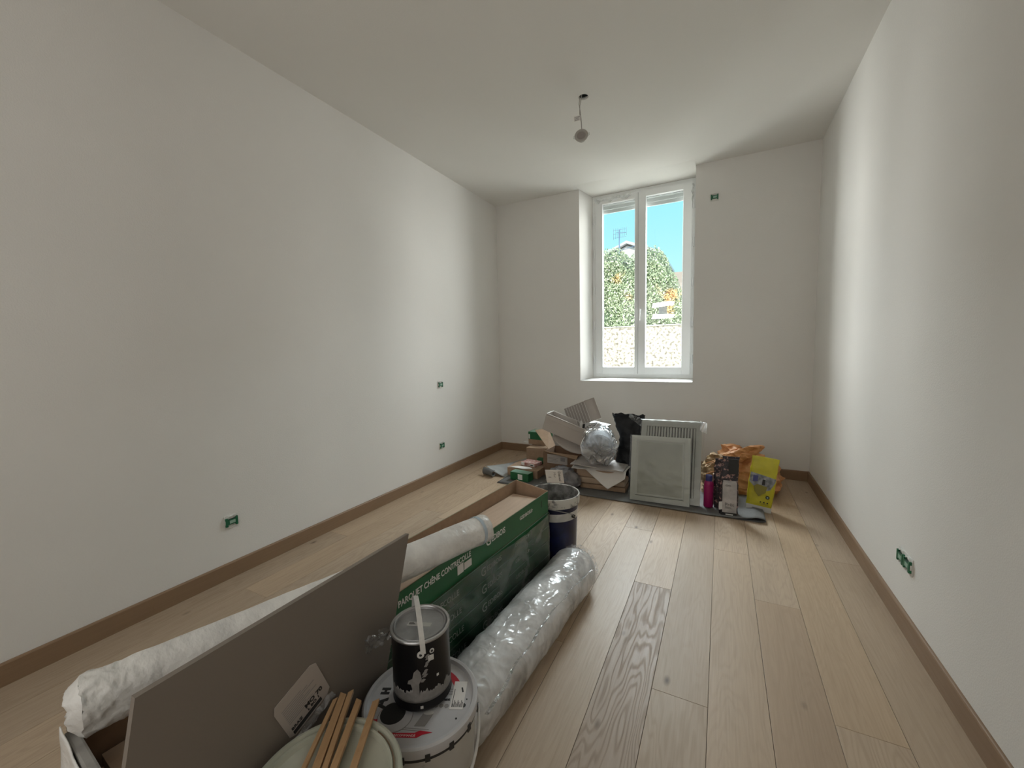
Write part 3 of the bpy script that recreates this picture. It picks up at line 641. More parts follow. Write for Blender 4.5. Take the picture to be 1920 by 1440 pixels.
for i in range(5):
    z0 = 0.386 - CH * (i + 1)
    j = random.uniform(-0.003, 0.003)
    t = thing('parquet_carton', 'closed green ' + words[i], 'carton', CM @ Matrix.Translation((j * 2, j, z0)), 'closed parquet cartons in the wrapped stack')
    bm = bmesh.new(); bbox(bm, 0, CL, 0, CW, 0.0008, CH - 0.0008, 0.003); bm_obj('carton_body', bm, M['green'], t)
    bm = bmesh.new(); bbox(bm, 0.002, CL - 0.002, -0.0012, 0.004, CH - 0.004, CH - 0.0012); bm_obj('printed_line', bm, M['palegreen'], t)
    z = 0.028
    f = 0.034
    text('PARQUET CHÊNE CONTRECOLLE', f * 0.95, M['white'], t, onface(0.50 + 0.01 * i, z), sx=0.93)
    text('G', f * 1.5, M['white'], t, onface(1.095, z - 0.006))
    text('EDIBOIS', f * 0.9, M['white'], t, onface(1.137, z + 0.001))
    text('GEDIBOIS.fr', f * 0.75, M['white'], t, onface(1.36, z + 0.002))
# open carton on top
oc = thing('open_parquet_carton', 'open green parquet carton holding oak planks, on top of the wrapped stack', 'carton', CM @ Matrix.Translation((0, 0, 0.386)))
hr, hl = 0.114, 0.144
bm = bmesh.new(); bbox(bm, 0.0, CL, 0.0, CW, 0.001, 0.004); bm_obj('carton_bottom', bm, M['carddark'], oc)
bm = bmesh.new(); bbox(bm, 0.0, CL, 0.0, 0.002, 0.001, hr, 0, 0); bbox(bm, 0.0, CL, 0.002, 0.0045, 0.001, hr, 0, 1); bm_obj('right_side', bm, None, oc, mats=[M['green'], M['card']])
bm = bmesh.new(); bbox(bm, 0.0, CL, CW - 0.0045, CW - .002, 0.001, hl, 0, 1); bbox(bm, 0.0, CL, CW - .002, CW, 0.001, hl, 0, 0); bm_obj('left_side', bm, None, oc, mats=[M['green'], M['card']])
bm = bmesh.new()
v = [bm.verts.new(p) for p in ((CL - .004, 0.002, 0.001), (CL - .004, CW - .002, 0.001), (CL + 0.004, CW - .002, hl), (CL + 0.002, 0.002, hr), (CL, 0.002, 0.001), (CL, CW - .002, 0.001), (CL + 0.008, CW - .002, hl), (CL + 0.006, 0.002, hr))]
for f in ((0, 1, 2, 3), (7, 6, 5, 4), (0, 4, 5, 1), (1, 5, 6, 2), (2, 6, 7, 3), (3, 7, 4, 0)): bm.faces.new([v[i] for i in f])
bm_obj('end_flap', bm, M['card'], oc)
text('PARQUET CHÊNE CONTRECOLLE', 0.030, M['white'], oc, onface(0.665, 0.068), sx=0.81, bold=0.0006)
text('G', 0.052, M['white'], oc, onface(1.136, 0.058), bold=0.0006)
text('EDIBOIS', 0.036, M['white'], oc, onface(1.176, 0.063), bold=0.0007, sx=0.82)
text('GEDIBOIS.fr', 0.024, M['white'], oc, onface(1.408, 0.066), bold=0.0003, sx=1.0)
box('arrow_mark', 1.625, 1.631, -0.0008, 0.0, 0.052, 0.086, M['socketdark'], oc)
# near end wrapped in pale film
def nearend(u, v):
    y = -0.004 + u * (CW + 0.008); z = 0.001 - 0.30 + v * (hr + 0.30 + 0.004 + u * (hl - hr)); c = 0.5 * crump((y, z, 0), 11, 2)
    return Vector((-0.006 - 0.006 * c - 0.012 * math.sin(PI * v), y, z))
nearw = sheet('end_wrap', nearend, 24, 40, M['whitefilm'], oc, thick=0.002)
bm = bmesh.new(); bbox(bm, -0.004, 0.014, 0.0, CW, 0.001, hr + 0.02, 0.004); bm_obj('folded_end', bm, mat('grey_fold', (0.30, 0.29, 0.27), 0.7, var=.3, vscale=25), oc)
# planks in the open carton
for i, (a, b, y0, y1, lab) in enumerate(((0.03, 1.655, 0.006, 0.184, 'loose oak plank lying lowest in the open carton'), (0.04, 1.665, 0.012, 0.186, 'loose oak plank in the open carton, under the top plank'), (0.30, 1.66, 0.018, 0.190, 'pale oak plank lying on top inside the open carton'))):
    z0 = 0.386 + 0.0045 + 0.026 * i
    bm = bmesh.new(); bbox(bm, -(b - a) / 2, (b - a) / 2, 0, y1 - y0, 0, 0.025, 0.0008)
    o = bm_obj('oak_plank', bm, M['plank'], None, mw=CM @ Matrix.Translation(((a + b) / 2, y0, z0))); tag(o, lab, 'plank', 'oak planks inside the open carton')
    # turn the texture along the plank
M['plank_x'] = wood_mat('loose_oak_x', (0.62, 0.475, 0.355), (0.47, 0.345, 0.25), use_obj=False, grain=0.35, knots=False, axis='X', rough=0.5)
for o in list(col.objects):
    if o.name.startswith('oak_plank'): o.data.materials.clear(); o.data.materials.append(M['plank_x'])
bm = bmesh.new(); bbox(bm, -0.28, 0.28, 0, 0.095, 0, 0.012, 0.0008)
o = bm_obj('plank_offcut', bm, M['plank_x'], None, mw=CM @ Matrix.Translation((0.90, 0.092, 0.386 + 0.0845))); tag(o, 'pale short plank offcut tucked under the long white roll', 'plank')
# stretch film round the closed cartons
def sf(u, v):
    L1, L2 = CL + 0.01, CW + 0.01; d = u * (L1 + L2)
    if d < L1: x, y, nx, ny = -0.005 + d, -0.006, 0, -1
    else: x, y, nx, ny = CL + 0.006, -0.006 + (d - L1), 1, 0
    top = 0.392 - 0.02 * max(0, math.sin(u * 9 + 1)); z = 0.004 + v * (top - 0.004)
    c = 0.0035 * (0.9 + crump((x * 0.25, y, z + x * 0.18), 22, 4))
    return Vector((x + nx * max(0, c), y + ny * max(0, c), z))
sw = sheet('stretch_film', sf, 150, 44, M['stretch'], None, mw=CM); tag(sw, 'milky stretch film wrapped round the lower green cartons', 'plastic film')
lb = bm_obj('carton_sticker', (lambda b: (bbox(b, 0, 0.035, -0.0018, -0.0008, 0, 0.036), bbox(b, 0.040, 0.085, -0.0018, -0.0008, 0.002, 0.030), b)[-1])(bmesh.new()), M['paper'], None, mw=CM @ Matrix.Translation((0.952, 0, 0.415)))
tag(lb, 'torn white sticker on the open carton under the printed words', 'sticker')

# ------------------------------------------------------------------ long white wrapped roll on the cartons
A0 = Vector((-1.112, 0.262, 0.566)); A1 = Vector((-0.808, 1.298, 0.558))
d = (A1 - A0).normalized(); RL = (A1 - A0).length
RM = frame(A0, d)
rl = thing('wrapped_white_roll', 'long white plastic wrapped roll lying across the open carton', 'roll', RM)
def rollf(u, v):
    th = 2 * PI * u; x = v * RL; r = 0.0525
    cr_ = max(0, 1 - v / 0.13)
    r += 0.0012 * noise.noise(Vector((x * 30, math.cos(th) * 3, math.sin(th) * 3))) + 0.0020 * noise.noise(Vector((x * 7, math.cos(th) * 2, math.sin(th) * 2)))
    c = crump((x, math.cos(th) * 0.06, math.sin(th) * 0.06), 26, 3)
    r += cr_ * (0.006 * c + 0.003); x += cr_ * 0.006 * c
    z = math.sin(th) * r
    if z < -0.046 and v < 0.9: z = -0.046
    return Vector((x, math.cos(th) * r, z))
sheet('wrap', rollf, 72, 300, M['whitefilm'], rl)
def rendf(u, v):
    P_ = rollf(u, 0.0); c0_ = Vector((-0.002, 0, 0)); q_ = c0_.lerp(P_, v); c = crump((0, q_.y, q_.z), 30, 3)
    q_.x += (-0.016 - 0.012 * c) * math.sin(PI * min(1, v)) ; return q_
sheet('crumpled_end', rendf, 48, 16, M['whitefilm'], rl)
bluefilm = mat('pale_blue_band', (0.42, 0.50, 0.56), 0.3)
lathe('end_band', [(0.0535, 0), (0.0545, 0.001), (0.0545, 0.013), (0.0535, 0.014)], bluefilm, rl, n=64, mw=Matrix.Translation((RL - 0.045, 0, 0)) @ Matrix.Rotation(PI / 2, 4, 'Y'))
lathe('roll_end', [(0.020, -0.012), (0.020, 0.0), (0.045, 0.001), (0.0525, -0.004), (0.0535, -0.03)], M['whitefilm'], rl, n=64, mw=Matrix.Translation((RL, 0, 0)) @ Matrix.Rotation(PI / 2, 4, 'Y'))

# ------------------------------------------------------------------ taupe board leaning beside the stack
def bx(z): return -0.87 + 0.0972 * z
bm = bmesh.new(); tk = 0.012
c_ = [(0.245, 0.722), (0.868, 0.720), (0.728, 0.004), (0.135, 0.004)]
A = [bm.verts.new((bx(z), y, z)) for y, z in c_]; B = [bm.verts.new((bx(z) - tk, y, z)) for y, z in c_]
bm.faces.new(A); bm.faces.new(B[::-1])
for i in range(4): bm.faces.new((A[i], B[i], B[(i + 1) % 4], A[(i + 1) % 4]))
bd = bm_obj('leaning_board', bm, M['board']); tag(bd, 'large flat taupe board standing on edge against the carton stack', 'board')
def onboard(y, z, ang, off=0.001):  # local X in-plane, local Y in-plane up, local Z out (+x)
    up = Vector((0.0972, 0, 1)).normalized(); Y = Vector((0, 1, 0)); Zn = Y.cross(up).normalized()
    X = (Y * math.cos(ang) + up * math.sin(ang)).normalized(); Yv = Zn.cross(X)
    p = Vector((bx(z), y, z)) + Zn * off
    return Matrix(((X.x, Yv.x, Zn.x, p.x), (X.y, Yv.y, Zn.y, p.y), (X.z, Yv.z, Zn.z, p.z), (0, 0, 0, 1)))
lmw = onboard(0.462, 0.492, math.radians(22))
labp = [(0.0, 0.0), (0.008, 0.018), (0.10, 0.020), (0.112, 0.010), (0.112, -0.10), (0.10, -0.112), (0.012, -0.112), (0.0, -0.10)]
lo_ = prism('paper_label', [(x * 0.98, y * 0.92) for x, y in labp], 0.0012, mat('dim_paper', (0.42, 0.37, 0.33), 0.6), bd, lmw)
for i in range(9): box('label_line', 0.012, 0.06 + 0.03 * ((i * 7) % 3) / 2, -0.012 - i * 0.006, -0.0135 - i * 0.006, 0.0012, 0.0016, M['greyink'], bd, mw=lmw)
text('MO 70', 0.016, M['ink'], bd, lmw @ Matrix.Translation((0.050, -0.071, 0.0014)), bold=0.0006)
text('L BO 1', 0.011, M['ink'], bd, lmw @ Matrix.Translation((0.052, -0.083, 0.0014)), bold=0.0004)
text('BRAZ', 0.011, M['ink'], bd, lmw @ Matrix.Translation((0.010, -0.083, 0.0014)), bold=0.0004)
box('barcode', 0.010, 0.085, -0.098, -0.087, 0.0012, 0.0018, M['ink'], bd, mw=lmw)
def clf(u, v): return Vector((0.008 + u * 0.10, -0.104 - v * 0.016, 0.003 + 0.012 * math.sin(v * PI) + 0.002 * math.sin(u * 20)))
sheet('label_pocket', clf, 16, 6, M['clear'], bd, mw=lmw)

# ------------------------------------------------------------------ big white paint bucket with printed lid
BC = (-0.673, 0.749)
bk = thing('paint_bucket', 'large white paint bucket with red and black printed lid, under the black can', 'bucket', T(*BC, 0))
lathe('bucket_body', [(0, 0.002), (0.120, 0.002), (0.123, 0.01), (0.137, 0.322), (0.1405, 0.325), (0.1405, 0.333), (0.132, 0.333), (0.118, 0.01), (0, 0.01)], M['bucketwhite'], bk, n=72)
ld = lathe('lid', [(0, 0.352), (0.122, 0.352), (0.130, 0.353), (0.134, 0.362), (0.141, 0.363), (0.1455, 0.359), (0.1465, 0.340), (0.1445, 0.336), (0.1425, 0.345), (0.13, 0.349), (0, 0.347)], M['lidwhite'], bk, n=96)
for k in range(16):
    a = 2 * PI * k / 16
    bm = bmesh.new(); bbox(bm, 0.1445, 0.1480, -0.006, 0.006, 0.328, 0.346, 0.001); bm_obj('lid_tab', bm, M['ink'], bk, mw=Matrix.Rotation(a, 4, 'Z'))
lathe('painted_lid_shadow', [(0.1412, 0.326), (0.1425, 0.327), (0.1425, 0.334), (0.1412, 0.335)], M['ink'], bk, n=72)  # black ring paints the shade below the lid rim
tube('bucket_handle', [(0.146 * math.cos(t_), 0.146 * math.sin(t_), 0.300 - 0.16 * max(0, math.sin((t_ + 2.6) * 180 / 180)) if False else 0.30 - 0.12 * math.sin((t_ + 2.4) / 3.14 * PI)) for t_ in [(-2.4 + i * PI / 24) for i in range(25)]], 0.004, M['whiteplastic'], bk, n=8)
LT = 0.3525; LR = 0.8885, 0.4583  # printing reads along the camera's right
ang = math.atan2(0.42, 0.90)
def lidm(x, y, a=0.0, dz=0.0): return Matrix.Rotation(ang, 4, 'Z') @ Matrix.Translation((x, y, LT + dz)) @ Matrix.Rotation(a, 4, 'Z')
def disc(name, r, m, mw, t=0.0006, n=40, parent=None, sx=1.0): return prism(name, [(r * sx * math.cos(2 * PI * i / n), r * math.sin(2 * PI * i / n)) for i in range(n)], t, m, parent, mw)
disc('printed_ring', 0.044, M['greyink'], lidm(-0.052, -0.052), 0.0003, parent=ld); disc('printed_ring_inner', 0.042, M['lidwhite'], lidm(-0.052, -0.052), 0.0006, parent=ld)
disc('printed_tin', 0.031, M['ink'], lidm(-0.060, -0.044), 0.0009, parent=ld)
prism('printed_can', [(-0.004, -0.075), (0.022, -0.075), (0.036, -0.040), (0.010, -0.040)], 0.0006, M['greyink'], ld, lidm(0.006, -0.002))
disc('printed_can_top', 0.006, M['whiteplastic'], lidm(0.029, -0.041, 0, 0.0004), 0.0006, parent=ld, sx=2.2)
def arc(name, r0, r1, a0, a1, m, parent, mw, t=0.0006, n=16):
    P = [(r1 * math.cos(a0 + (a1 - a0) * i / n), r1 * math.sin(a0 + (a1 - a0) * i / n)) for i in range(n + 1)] + [(r0 * math.cos(a1 - (a1 - a0) * i / n), r0 * math.sin(a1 - (a1 - a0) * i / n)) for i in range(n + 1)]
    return prism(name, P, t, m, parent, mw)
arc('red_arc', 0.088, 0.106, math.radians(12), math.radians(64), M['red'], ld, lidm(0, 0))
prism('red_arrow', [(-0.055, -0.112), (0.012, -0.112), (0.024, -0.104), (0.046, -0.098), (0.016, -0.094), (0.004, -0.100), (-0.055, -0.101)], 0.0006, M['red'], ld, lidm(0.004, 0.006))
text('RECOMMANDÉ', 0.0075, M['white'], ld, lidm(-0.040, -0.1035, 0, 0.0007), ext=0.0002)
text('rendement', 0.010, M['ink'], ld, lidm(0.030, -0.004), ext=0.0004, bold=0.0005)
for i, (w0, y0) in enumerate(((0.045, 0.030), (0.055, 0.022), (0.05, 0.014))): box('print_line', 0.035, 0.035 + w0, y0, y0 + 0.0012, 0, 0.0004, M['greyink'], ld, mw=lidm(0, 0))
for i, y0 in enumerate((-0.083, -0.088)): box('print_line', -0.05, 0.045 - .02 * i, y0, y0 + 0.0010, 0, 0.0004, M['greyink'], ld, mw=lidm(0, 0, -0.06))
for i in range(6): disc('pictogram', 0.0055, M['greyink'], lidm(0.002 + i * 0.0135, -0.020), parent=ld)
text('A', 0.044, M['ink'], ld, lidm(-0.088, -0.030, PI / 2), bold=0.002, ext=0.0004)
text('H', 0.028, M['ink'], ld, lidm(-0.092, 0.012, PI / 2), bold=0.002, ext=0.0004)
text('C', 0.048, M['red'], ld, lidm(-0.082, -0.070, PI / 2), bold=0.002, ext=0.0004)
ls = prism('price_label', [(0, 0), (0.034, 0), (0.034, 0.085), (0, 0.085)], 0.0008, M['paper'], ld, lidm(0.078, -0.030))
for i in range(9): box('barcode_bar', 0.006 + 0.003 * i, 0.0075 + 0.003 * i, 0.006, 0.016 + 0.010 * ((i * 5) % 3) / 2, 0.0008, 0.0011, M['ink'], ld, mw=lidm(0.078, -0.030))
box('barcode_side', 0.004, 0.0055, 0.006, 0.060, 0.0008, 0.0011, M['ink'], ld, mw=lidm(0.078, -0.030))
text('1', 0.020, M['ink'], ld, lidm(0.100, 0.020, 0.3), ext=0.001, bold=0.001)
for x_, y_, r_ in ((0.112, -0.018, 0.006), (0.104, 0.036, 0.003), (0.10, -0.055, 0.0025), (0.118, 0.0, 0.002)): disc('paint_drip', r_, M['ink'], lidm(x_, y_), parent=ld)
# splash marks on the front of the bucket
for a, z0, hh in ((-1.15, 0.10, 0.09), (-0.95, 0.06, 0.12), (-0.75, 0.12, 0.14), (-0.55, 0.08, 0.09), (-1.6, 0.10, 0.10)):
    P = [(math.cos(t_) * 0.010 * (1 + 0.3 * math.sin(3 * t_)), math.sin(t_) * hh / 2 * (1 + 0.2 * math.cos(5 * t_))) for t_ in [i * PI / 8 for i in range(16)]]
    r_ = 0.1305 + 0.014 * (z0 + hh / 2) / 0.32
    prism('paint_splash', P, 0.0015, M['ink'], bk, Matrix.Rotation(a, 4, 'Z') @ Matrix.Translation((r_ - 0.002, 0, z0 + hh / 2)) @ Matrix.Rotation(PI / 2, 4, 'Z') @ Matrix.Rotation(PI / 2, 4, 'X'))

# ------------------------------------------------------------------ black paint can
CC = (-0.684, 0.769); CZ = 0.3635
cn_ = thing('black_paint_can', 'black metal paint can with white strap handle, standing on the big bucket lid', 'paint can', T(*CC, CZ))
hC = 0.182
lathe('can_body', [(0, 0.0), (0.0735, 0.0), (0.0755, 0.003), (0.0735, 0.006), (0.0735, hC - 0.008), (0.0755, hC - 0.004), (0.0755, hC)], M['canblack'], cn_, n=72)
lathe('can_rim', [(0.0758, hC - 0.006), (0.0766, hC - 0.002), (0.0752, hC + 0.001), (0.070, hC), (0.0685, hC - 0.003), (0.066, hC - 0.0045)], M['tin'], cn_, n=72)
lathe('can_lid', [(0.0675, hC - 0.004), (0.065, hC), (0.0625, hC - 0.0005), (0.061, hC - 0.004), (0.058, hC - 0.0045), (0, hC - 0.0045)], M['tinlid'], cn_, n=72)
def wrapband(name, z0, z1, m, a0=0, a1=2 * PI, r=0.0741, wob=0.0):
    def f(u, v):
        a = a0 + (a1 - a0) * u; zb, zt = z0, z1 + wob * noise.noise(Vector((math.cos(a) * 4, math.sin(a) * 4, 2))) + wob * .5 * noise.noise(Vector((math.cos(a) * 22, math.sin(a) * 22, 2)))
        return Vector((r * math.cos(a), r * math.sin(a), zb + (zt - zb) * v))
    return sheet(name, f, 160, 4, m, cn_, thick=0.0006)
wrapband('paint_smear', 0.024, 0.052, M['greypaint'], wob=0.022)
# print on the can front (towards the camera, roughly -y)
def oncan(a, z): return Matrix.Rotation(a, 4, 'Z') @ Matrix.Translation((0.0742, 0, z)) @ Matrix.Rotation(PI / 2, 4, 'Z') @ Matrix.Rotation(PI / 2, 4, 'X')
f0 = math.atan2(-0.769, 0.684)   # toward the camera
blob = [(-0.014, 0.0), (-0.006, -0.03), (0.006, -0.032), (0.006, 0.0), (0.013, 0.012), (0.010, 0.030), (0.003, 0.038), (-0.006, 0.030), (-0.010, 0.014), (-0.020, 0.010), (-0.022, 0.002)]
prism('printed_shape', blob, 0.0008, M['greypaint'], cn_, oncan(f0 - 0.20, 0.075))
disc('printed_mark', 0.006, M['whiteplastic'], oncan(f0 + 0.34, 0.152), 0.0008, parent=cn_); disc('printed_mark_centre', 0.003, M['ink'], oncan(f0 + 0.34, 0.152), 0.001, parent=cn_)
for i in range(8):
    q_ = [(-0.006, -0.003), (0.001, -0.004), (0.006, 0.002), (0.002, 0.004), (-0.003, 0.002)]
    prism('printed_stroke', [(x * random.uniform(.7, 1.3), y * random.uniform(.7, 1.3)) for x, y in q_], 0.0008, M['greypaint'], cn_, oncan(f0 + 0.02 + 0.028 * i + random.uniform(-.03, .03), 0.085 + 0.008 * i + random.uniform(-.004, .004)))
for a_, z_, s_ in ((0.30, 0.135, 0.007), (0.52, 0.082, 0.003), (-0.06, 0.012, 0.0035)): prism('printed_mark', [(-s_, -s_), (s_, -s_), (s_, s_), (-s_, s_)], 0.0008, M['whiteplastic'], cn_, oncan(f0 + a_, z_))
lb_ = prism('lid_sticker', [(-0.034, -0.006), (0.028, -0.010), (0.030, 0.004), (-0.032, 0.010)], 0.0004, mat('lid_sticker_grey', (0.38, 0.37, 0.35), .6), cn_, Matrix.Translation((0, 0, hC - 0.0045)) @ Matrix.Rotation(ang, 4, 'Z'))
for i in range(3): box('sticker_print', -0.03, -0.012 - .003 * i, -0.002 + 0.0035 * i, -0.0005 + 0.0035 * i, 0.0004, 0.0007, M['ink'], cn_, mw=Matrix.Translation((0, 0, hC - 0.0045)) @ Matrix.Rotation(ang, 4, 'Z'))
# strap handle standing up in the plane through the camera
fd = Vector((math.cos(f0), math.sin(f0), 0)); sd = Vector((-math.sin(f0), math.cos(f0), 0)) * -1
pts = []
for i in range(33):
    t_ = i / 32; a = PI * t_
    rr_ = 0.0785; pts.append(fd * (rr_ * math.cos(a)) + sd * (-0.004 + 0.020 * t_) + Vector((0, 0, hC - 0.028 + (0.028 + 0.058) * math.sin(a) ** 0.75)))
tube('strap_handle', pts, 0.004, M['whiteplastic'], cn_, flat=(0.0022, 0.0125, fd.cross(Vector((0, 0, 1)))))
cn_.children[-1].name = 'strap_handle'
disc('handle_end', 0.0085, M['whiteplastic'], oncan(f0 - 0.03, hC - 0.030) @ Matrix.Translation((0, 0, 0.0022)), 0.0025, parent=cn_)
disc('handle_hole', 0.0035, M['ink'], oncan(f0 - 0.03, hC - 0.030) @ Matrix.Translation((0, 0, 0.0045)), 0.0008, parent=cn_)
# scrap of clear film stuck at the can
def scf(u, v):
    P0 = Vector((-0.757, 0.790, 0.515)); P1 = Vector((-0.800, 0.690, 0.505))
    c = crump((u * .1, v * .1, 0), 60, 1)
    return P0.lerp(P1, u) + Vector((0.0, 0.0, -0.002 - 0.034 * (v - 0.3) * (0.5 + 0.9 * u))) + Vector((-0.006, 0.004, 0.006)) * c
scp = sheet('film_scrap', scf, 26, 14, M['clear']); tag(scp, 'crinkled clear plastic scrap hanging off the left side of the black can', 'plastic film')

# ------------------------------------------------------------------ cream lidded bucket with wooden sticks
LB = (-0.662, 0.454)
cb = thing('cream_bucket', 'cream plastic bucket with a stained lid carrying wooden sticks', 'bucket', T(*LB, 0))
lathe('bucket_body', [(0, 0.002), (0.118, 0.002), (0.122, 0.008), (0.136, 0.400), (0.130, 0.400), (0.116, 0.01), (0, 0.01)], M['cream'], cb, n=72)
lathe('lid', [(0, 0.414), (0.112, 0.414), (0.118, 0.4155), (0.122, 0.424), (0.1265, 0.4245), (0.129, 0.419), (0.134, 0.419), (0.138, 0.426), (0.143, 0.4255), (0.1462, 0.421), (0.1470, 0.392), (0.145, 0.392), (0.1435, 0.410), (0.13, 0.412), (0, 0.410)], M['oldlid'], cb, n=96)
tube('lid_crack', [(0.13 * math.cos(t_), 0.13 * math.sin(t_), 0.4215) for t_ in [0.0 + i * 0.1 for i in range(16)]], 0.0012, M['carddark'], cb, n=6)
SK = [((-0.7728, 0.5716), (-0.7012, 0.4449), 0.009, 0.008, 'thin dark wooden stick, leftmost on the cream lid'), ((-0.7715, 0.5964), (-0.6796, 0.4555), 0.016, 0.008, 'wide wooden stick second from the left on the cream lid'),
      ((-0.7554, 0.6009), (-0.6637, 0.4633), 0.011, 0.010, 'middle wooden stick of the five on the cream lid'), ((-0.7245, 0.5998), (-0.6487, 0.4707), 0.014, 0.009, 'wooden stick right of the bundle\'s middle on the cream lid'),
      ((-0.6856, 0.6108), (-0.615, 0.4872), 0.014, 0.007, 'wooden stick lying apart right of the bundle on the cream lid')]
for i, (a, b, w_, t_, lab) in enumerate(SK):
    kz = (1.25 - 0.4325) / (1.25 - 0.455); a = Vector((a[0] * kz, a[1] * kz, 0.4315)); b = Vector((b[0] * kz, b[1] * kz, 0.4315)); dd = (b - a).normalized(); L_ = 0.33
    bm = bmesh.new(); bbox(bm, 0, L_, -w_ / 2, w_ / 2, -t_ / 2, t_ / 2, 0.0006)
    for v in bm.verts:
        if v.co.x < 0.01: v.co.x += (v.co.y / w_ + 0.5) * 0.008 * (1 if i % 2 else -1)
    o = bm_obj('wooden_stick', bm, M['stick'], None, mw=frame((a.x, a.y, 0.4268 + t_ / 2 + 0.0005), dd)); tag(o, lab, 'stick', 'wooden sticks on the cream lid')
M['stick_x'] = wood_mat('pine_stick_x', (0.46, 0.29, 0.15), (0.33, 0.19, 0.09), use_obj=False, grain=0.5, knots=False, scale=2, axis='X')
for o in list(col.objects):
    if o.name.startswith('wooden_stick'): o.data.materials.clear(); o.data.materials.append(M['stick_x'])

# ------------------------------------------------------------------ insulation roll in a clear bag on the floor
P0 = Vector((-0.740, 0.950, 0.102)); P1 = Vector((-0.668, 1.955, 0.102)); d = (P1 - P0).normalized(); L_ = (P1 - P0).length
FM = frame(P0, d)
fr_ = thing('bagged_roll', 'thick pale insulation roll in a shiny clear bag on the floor', 'roll', FM)
def corefn(u, v):
    th = 2 * PI * u; x = v * L_; r = 0.098 + 0.003 * noise.noise(Vector((x * 6, math.cos(th) * 2, math.sin(th) * 2)))
    if v > 0.93: r *= math.sqrt(max(0.0, 1 - ((v - 0.93) / 0.075) ** 2 * 0.45))
    return Vector((x, math.cos(th) * r, math.sin(th) * r))
sheet('foam_roll', corefn, 64, 60, M['foam'], fr_)
# spiral end of the roll facing the camera
sp = []
for i in range(180):
    t_ = i / 179; a = 2 * PI * 4.5 * t_; r = 0.095 - 0.07 * t_; sp.append((-0.004, r * math.cos(a), r * math.sin(a)))
tube('roll_layers', sp, 0.0035, M['foam'], fr_, n=6)
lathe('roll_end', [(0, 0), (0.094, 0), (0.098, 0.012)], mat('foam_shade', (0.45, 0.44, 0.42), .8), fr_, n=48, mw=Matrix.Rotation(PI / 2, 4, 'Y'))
lathe('roll_far_end', [(0, 0.004), (0.060, 0.002), (0.075, -0.008)], M['foam'], fr_, n=48, mw=Matrix.Translation((L_, 0, 0)) @ Matrix.Rotation(PI / 2, 4, 'Y'))
def bagfn(u, v):
    th = 2 * PI * u; x = -0.075 + v * (L_ + 0.155)
    c, s = math.cos(th), math.sin(th)   # +Y local is left (away from the floor's right side), so sag goes to -Y
    r = 0.103
    if c < 0: r += 0.024 * (-c) ** 1.5 * (1 - 0.3 * s)         # loose skirt on the right
    k_ = crump((x * 0.7, c * 0.10, s * 0.10 + x * 0.3), 9, 6); k2 = crump((x * 1.3, c * 0.10 + x * .3, s * 0.10), 24, 2)
    r += 0.0042 * k_ + 0.0012 * k2 + 0.006 * max(0, k_ - 0.55)
    e0 = max(0, (0.085 - v) / 0.085); e1 = max(0, (v - 0.90) / 0.10)
    r *= (1 - 0.10 * e0) * (1 - 0.55 * e1 ** 2)
    y = c * r; z = s * r
    z = max(z, -0.0985) if s < 0 else z
    return Vector((x, y, z))
bagf = sheet('clear_bag', bagfn, 150, 260, M['bagfilm'], fr_)
# long welded seam of the bag
def seam(u, v):
    x = 0.02 + u * (L_ * 0.93); a = -2.35 - 0.55 + 0.10 * math.sin(u * 5) + math.radians(95); a = PI - 0.35 - 0.25 * math.sin(u * 3)
    r = 0.128 + 0.006 * math.sin(u * 23) + v * 0.016; return Vector((x, math.cos(a) * r, math.sin(a) * r + 0.004 * math.sin(u * 37)))
sheet('bag_seam', seam, 120, 3, M['clear'], fr_)
def tailfn(u, v):
    a = PI * 0.15 + u * PI * 1.1; r = 0.07 + 0.05 * v; c = crump((u * .2, v * .2, 0), 20, 9)
    return Vector((L_ + 0.01 + 0.03 * v + 0.006 * c, -0.01 + math.cos(a) * r * 0.9, max(-0.098, math.sin(a) * r - 0.02 + 0.01 * c)))
sheet('bag_tail', tailfn, 40, 12, M['clear'], fr_)

# ------------------------------------------------------------------ blue bucket
bb = thing('blue_bucket', 'dark blue mortar bucket with white bands and a grimy open rim', 'bucket', T(-0.840, 2.118, 0))
lathe('bucket_body', [(0, 0.002), (0.118, 0.002), (0.121, 0.01), (0.131, 0.300)], M['blue'], bb, n=72)
lathe('white_band', [(0.131, 0.300), (0.1315, 0.301), (0.134, 0.343), (0.1335, 0.345)], M['whiteplastic'], bb, n=72)
lathe('blue_band', [(0.1335, 0.345), (0.135, 0.375)], M['blue'], bb, n=72)
lathe('rim', [(0.135, 0.374), (0.141, 0.374), (0.1445, 0.380), (0.146, 0.422), (0.1435, 0.428), (0.139, 0.428), (0.1375, 0.422)], M['rim'], bb, n=72)
lathe('inside', [(0.1375, 0.424), (0.1325, 0.374), (0.128, 0.30), (0.117, 0.06), (0, 0.055)], M['grime'], bb, n=72)
a0 = -0.35
for a in (a0, a0 + PI): disc('handle_lug', 0.010, M['ink'], Matrix.Rotation(a, 4, 'Z') @ Matrix.Translation((0.134, 0, 0.322)) @ Matrix.Rotation(PI / 2, 4, 'Y'), 0.012, parent=bb)
pts = []
for i in range(25):
    t_ = i / 24; a = a0 + PI * t_ * -1; r = 0.146
    pts.append((r * math.cos(a), r * math.sin(a), 0.322 + 0.062 * math.sin(PI * t_) ** 0.6))
tube('wire_handle', pts, 0.0022, M['wire'], bb, n=8)
text('C', 0.030, M['ink'], bb, Matrix.Rotation(-1.75, 4, 'Z') @ Matrix.Translation((0.1328, 0.0, 0.312)) @ Matrix.Rotation(PI / 2, 4, 'Z') @ Matrix.Rotation(PI / 2, 4, 'X'), ext=0.001, bold=0.001)

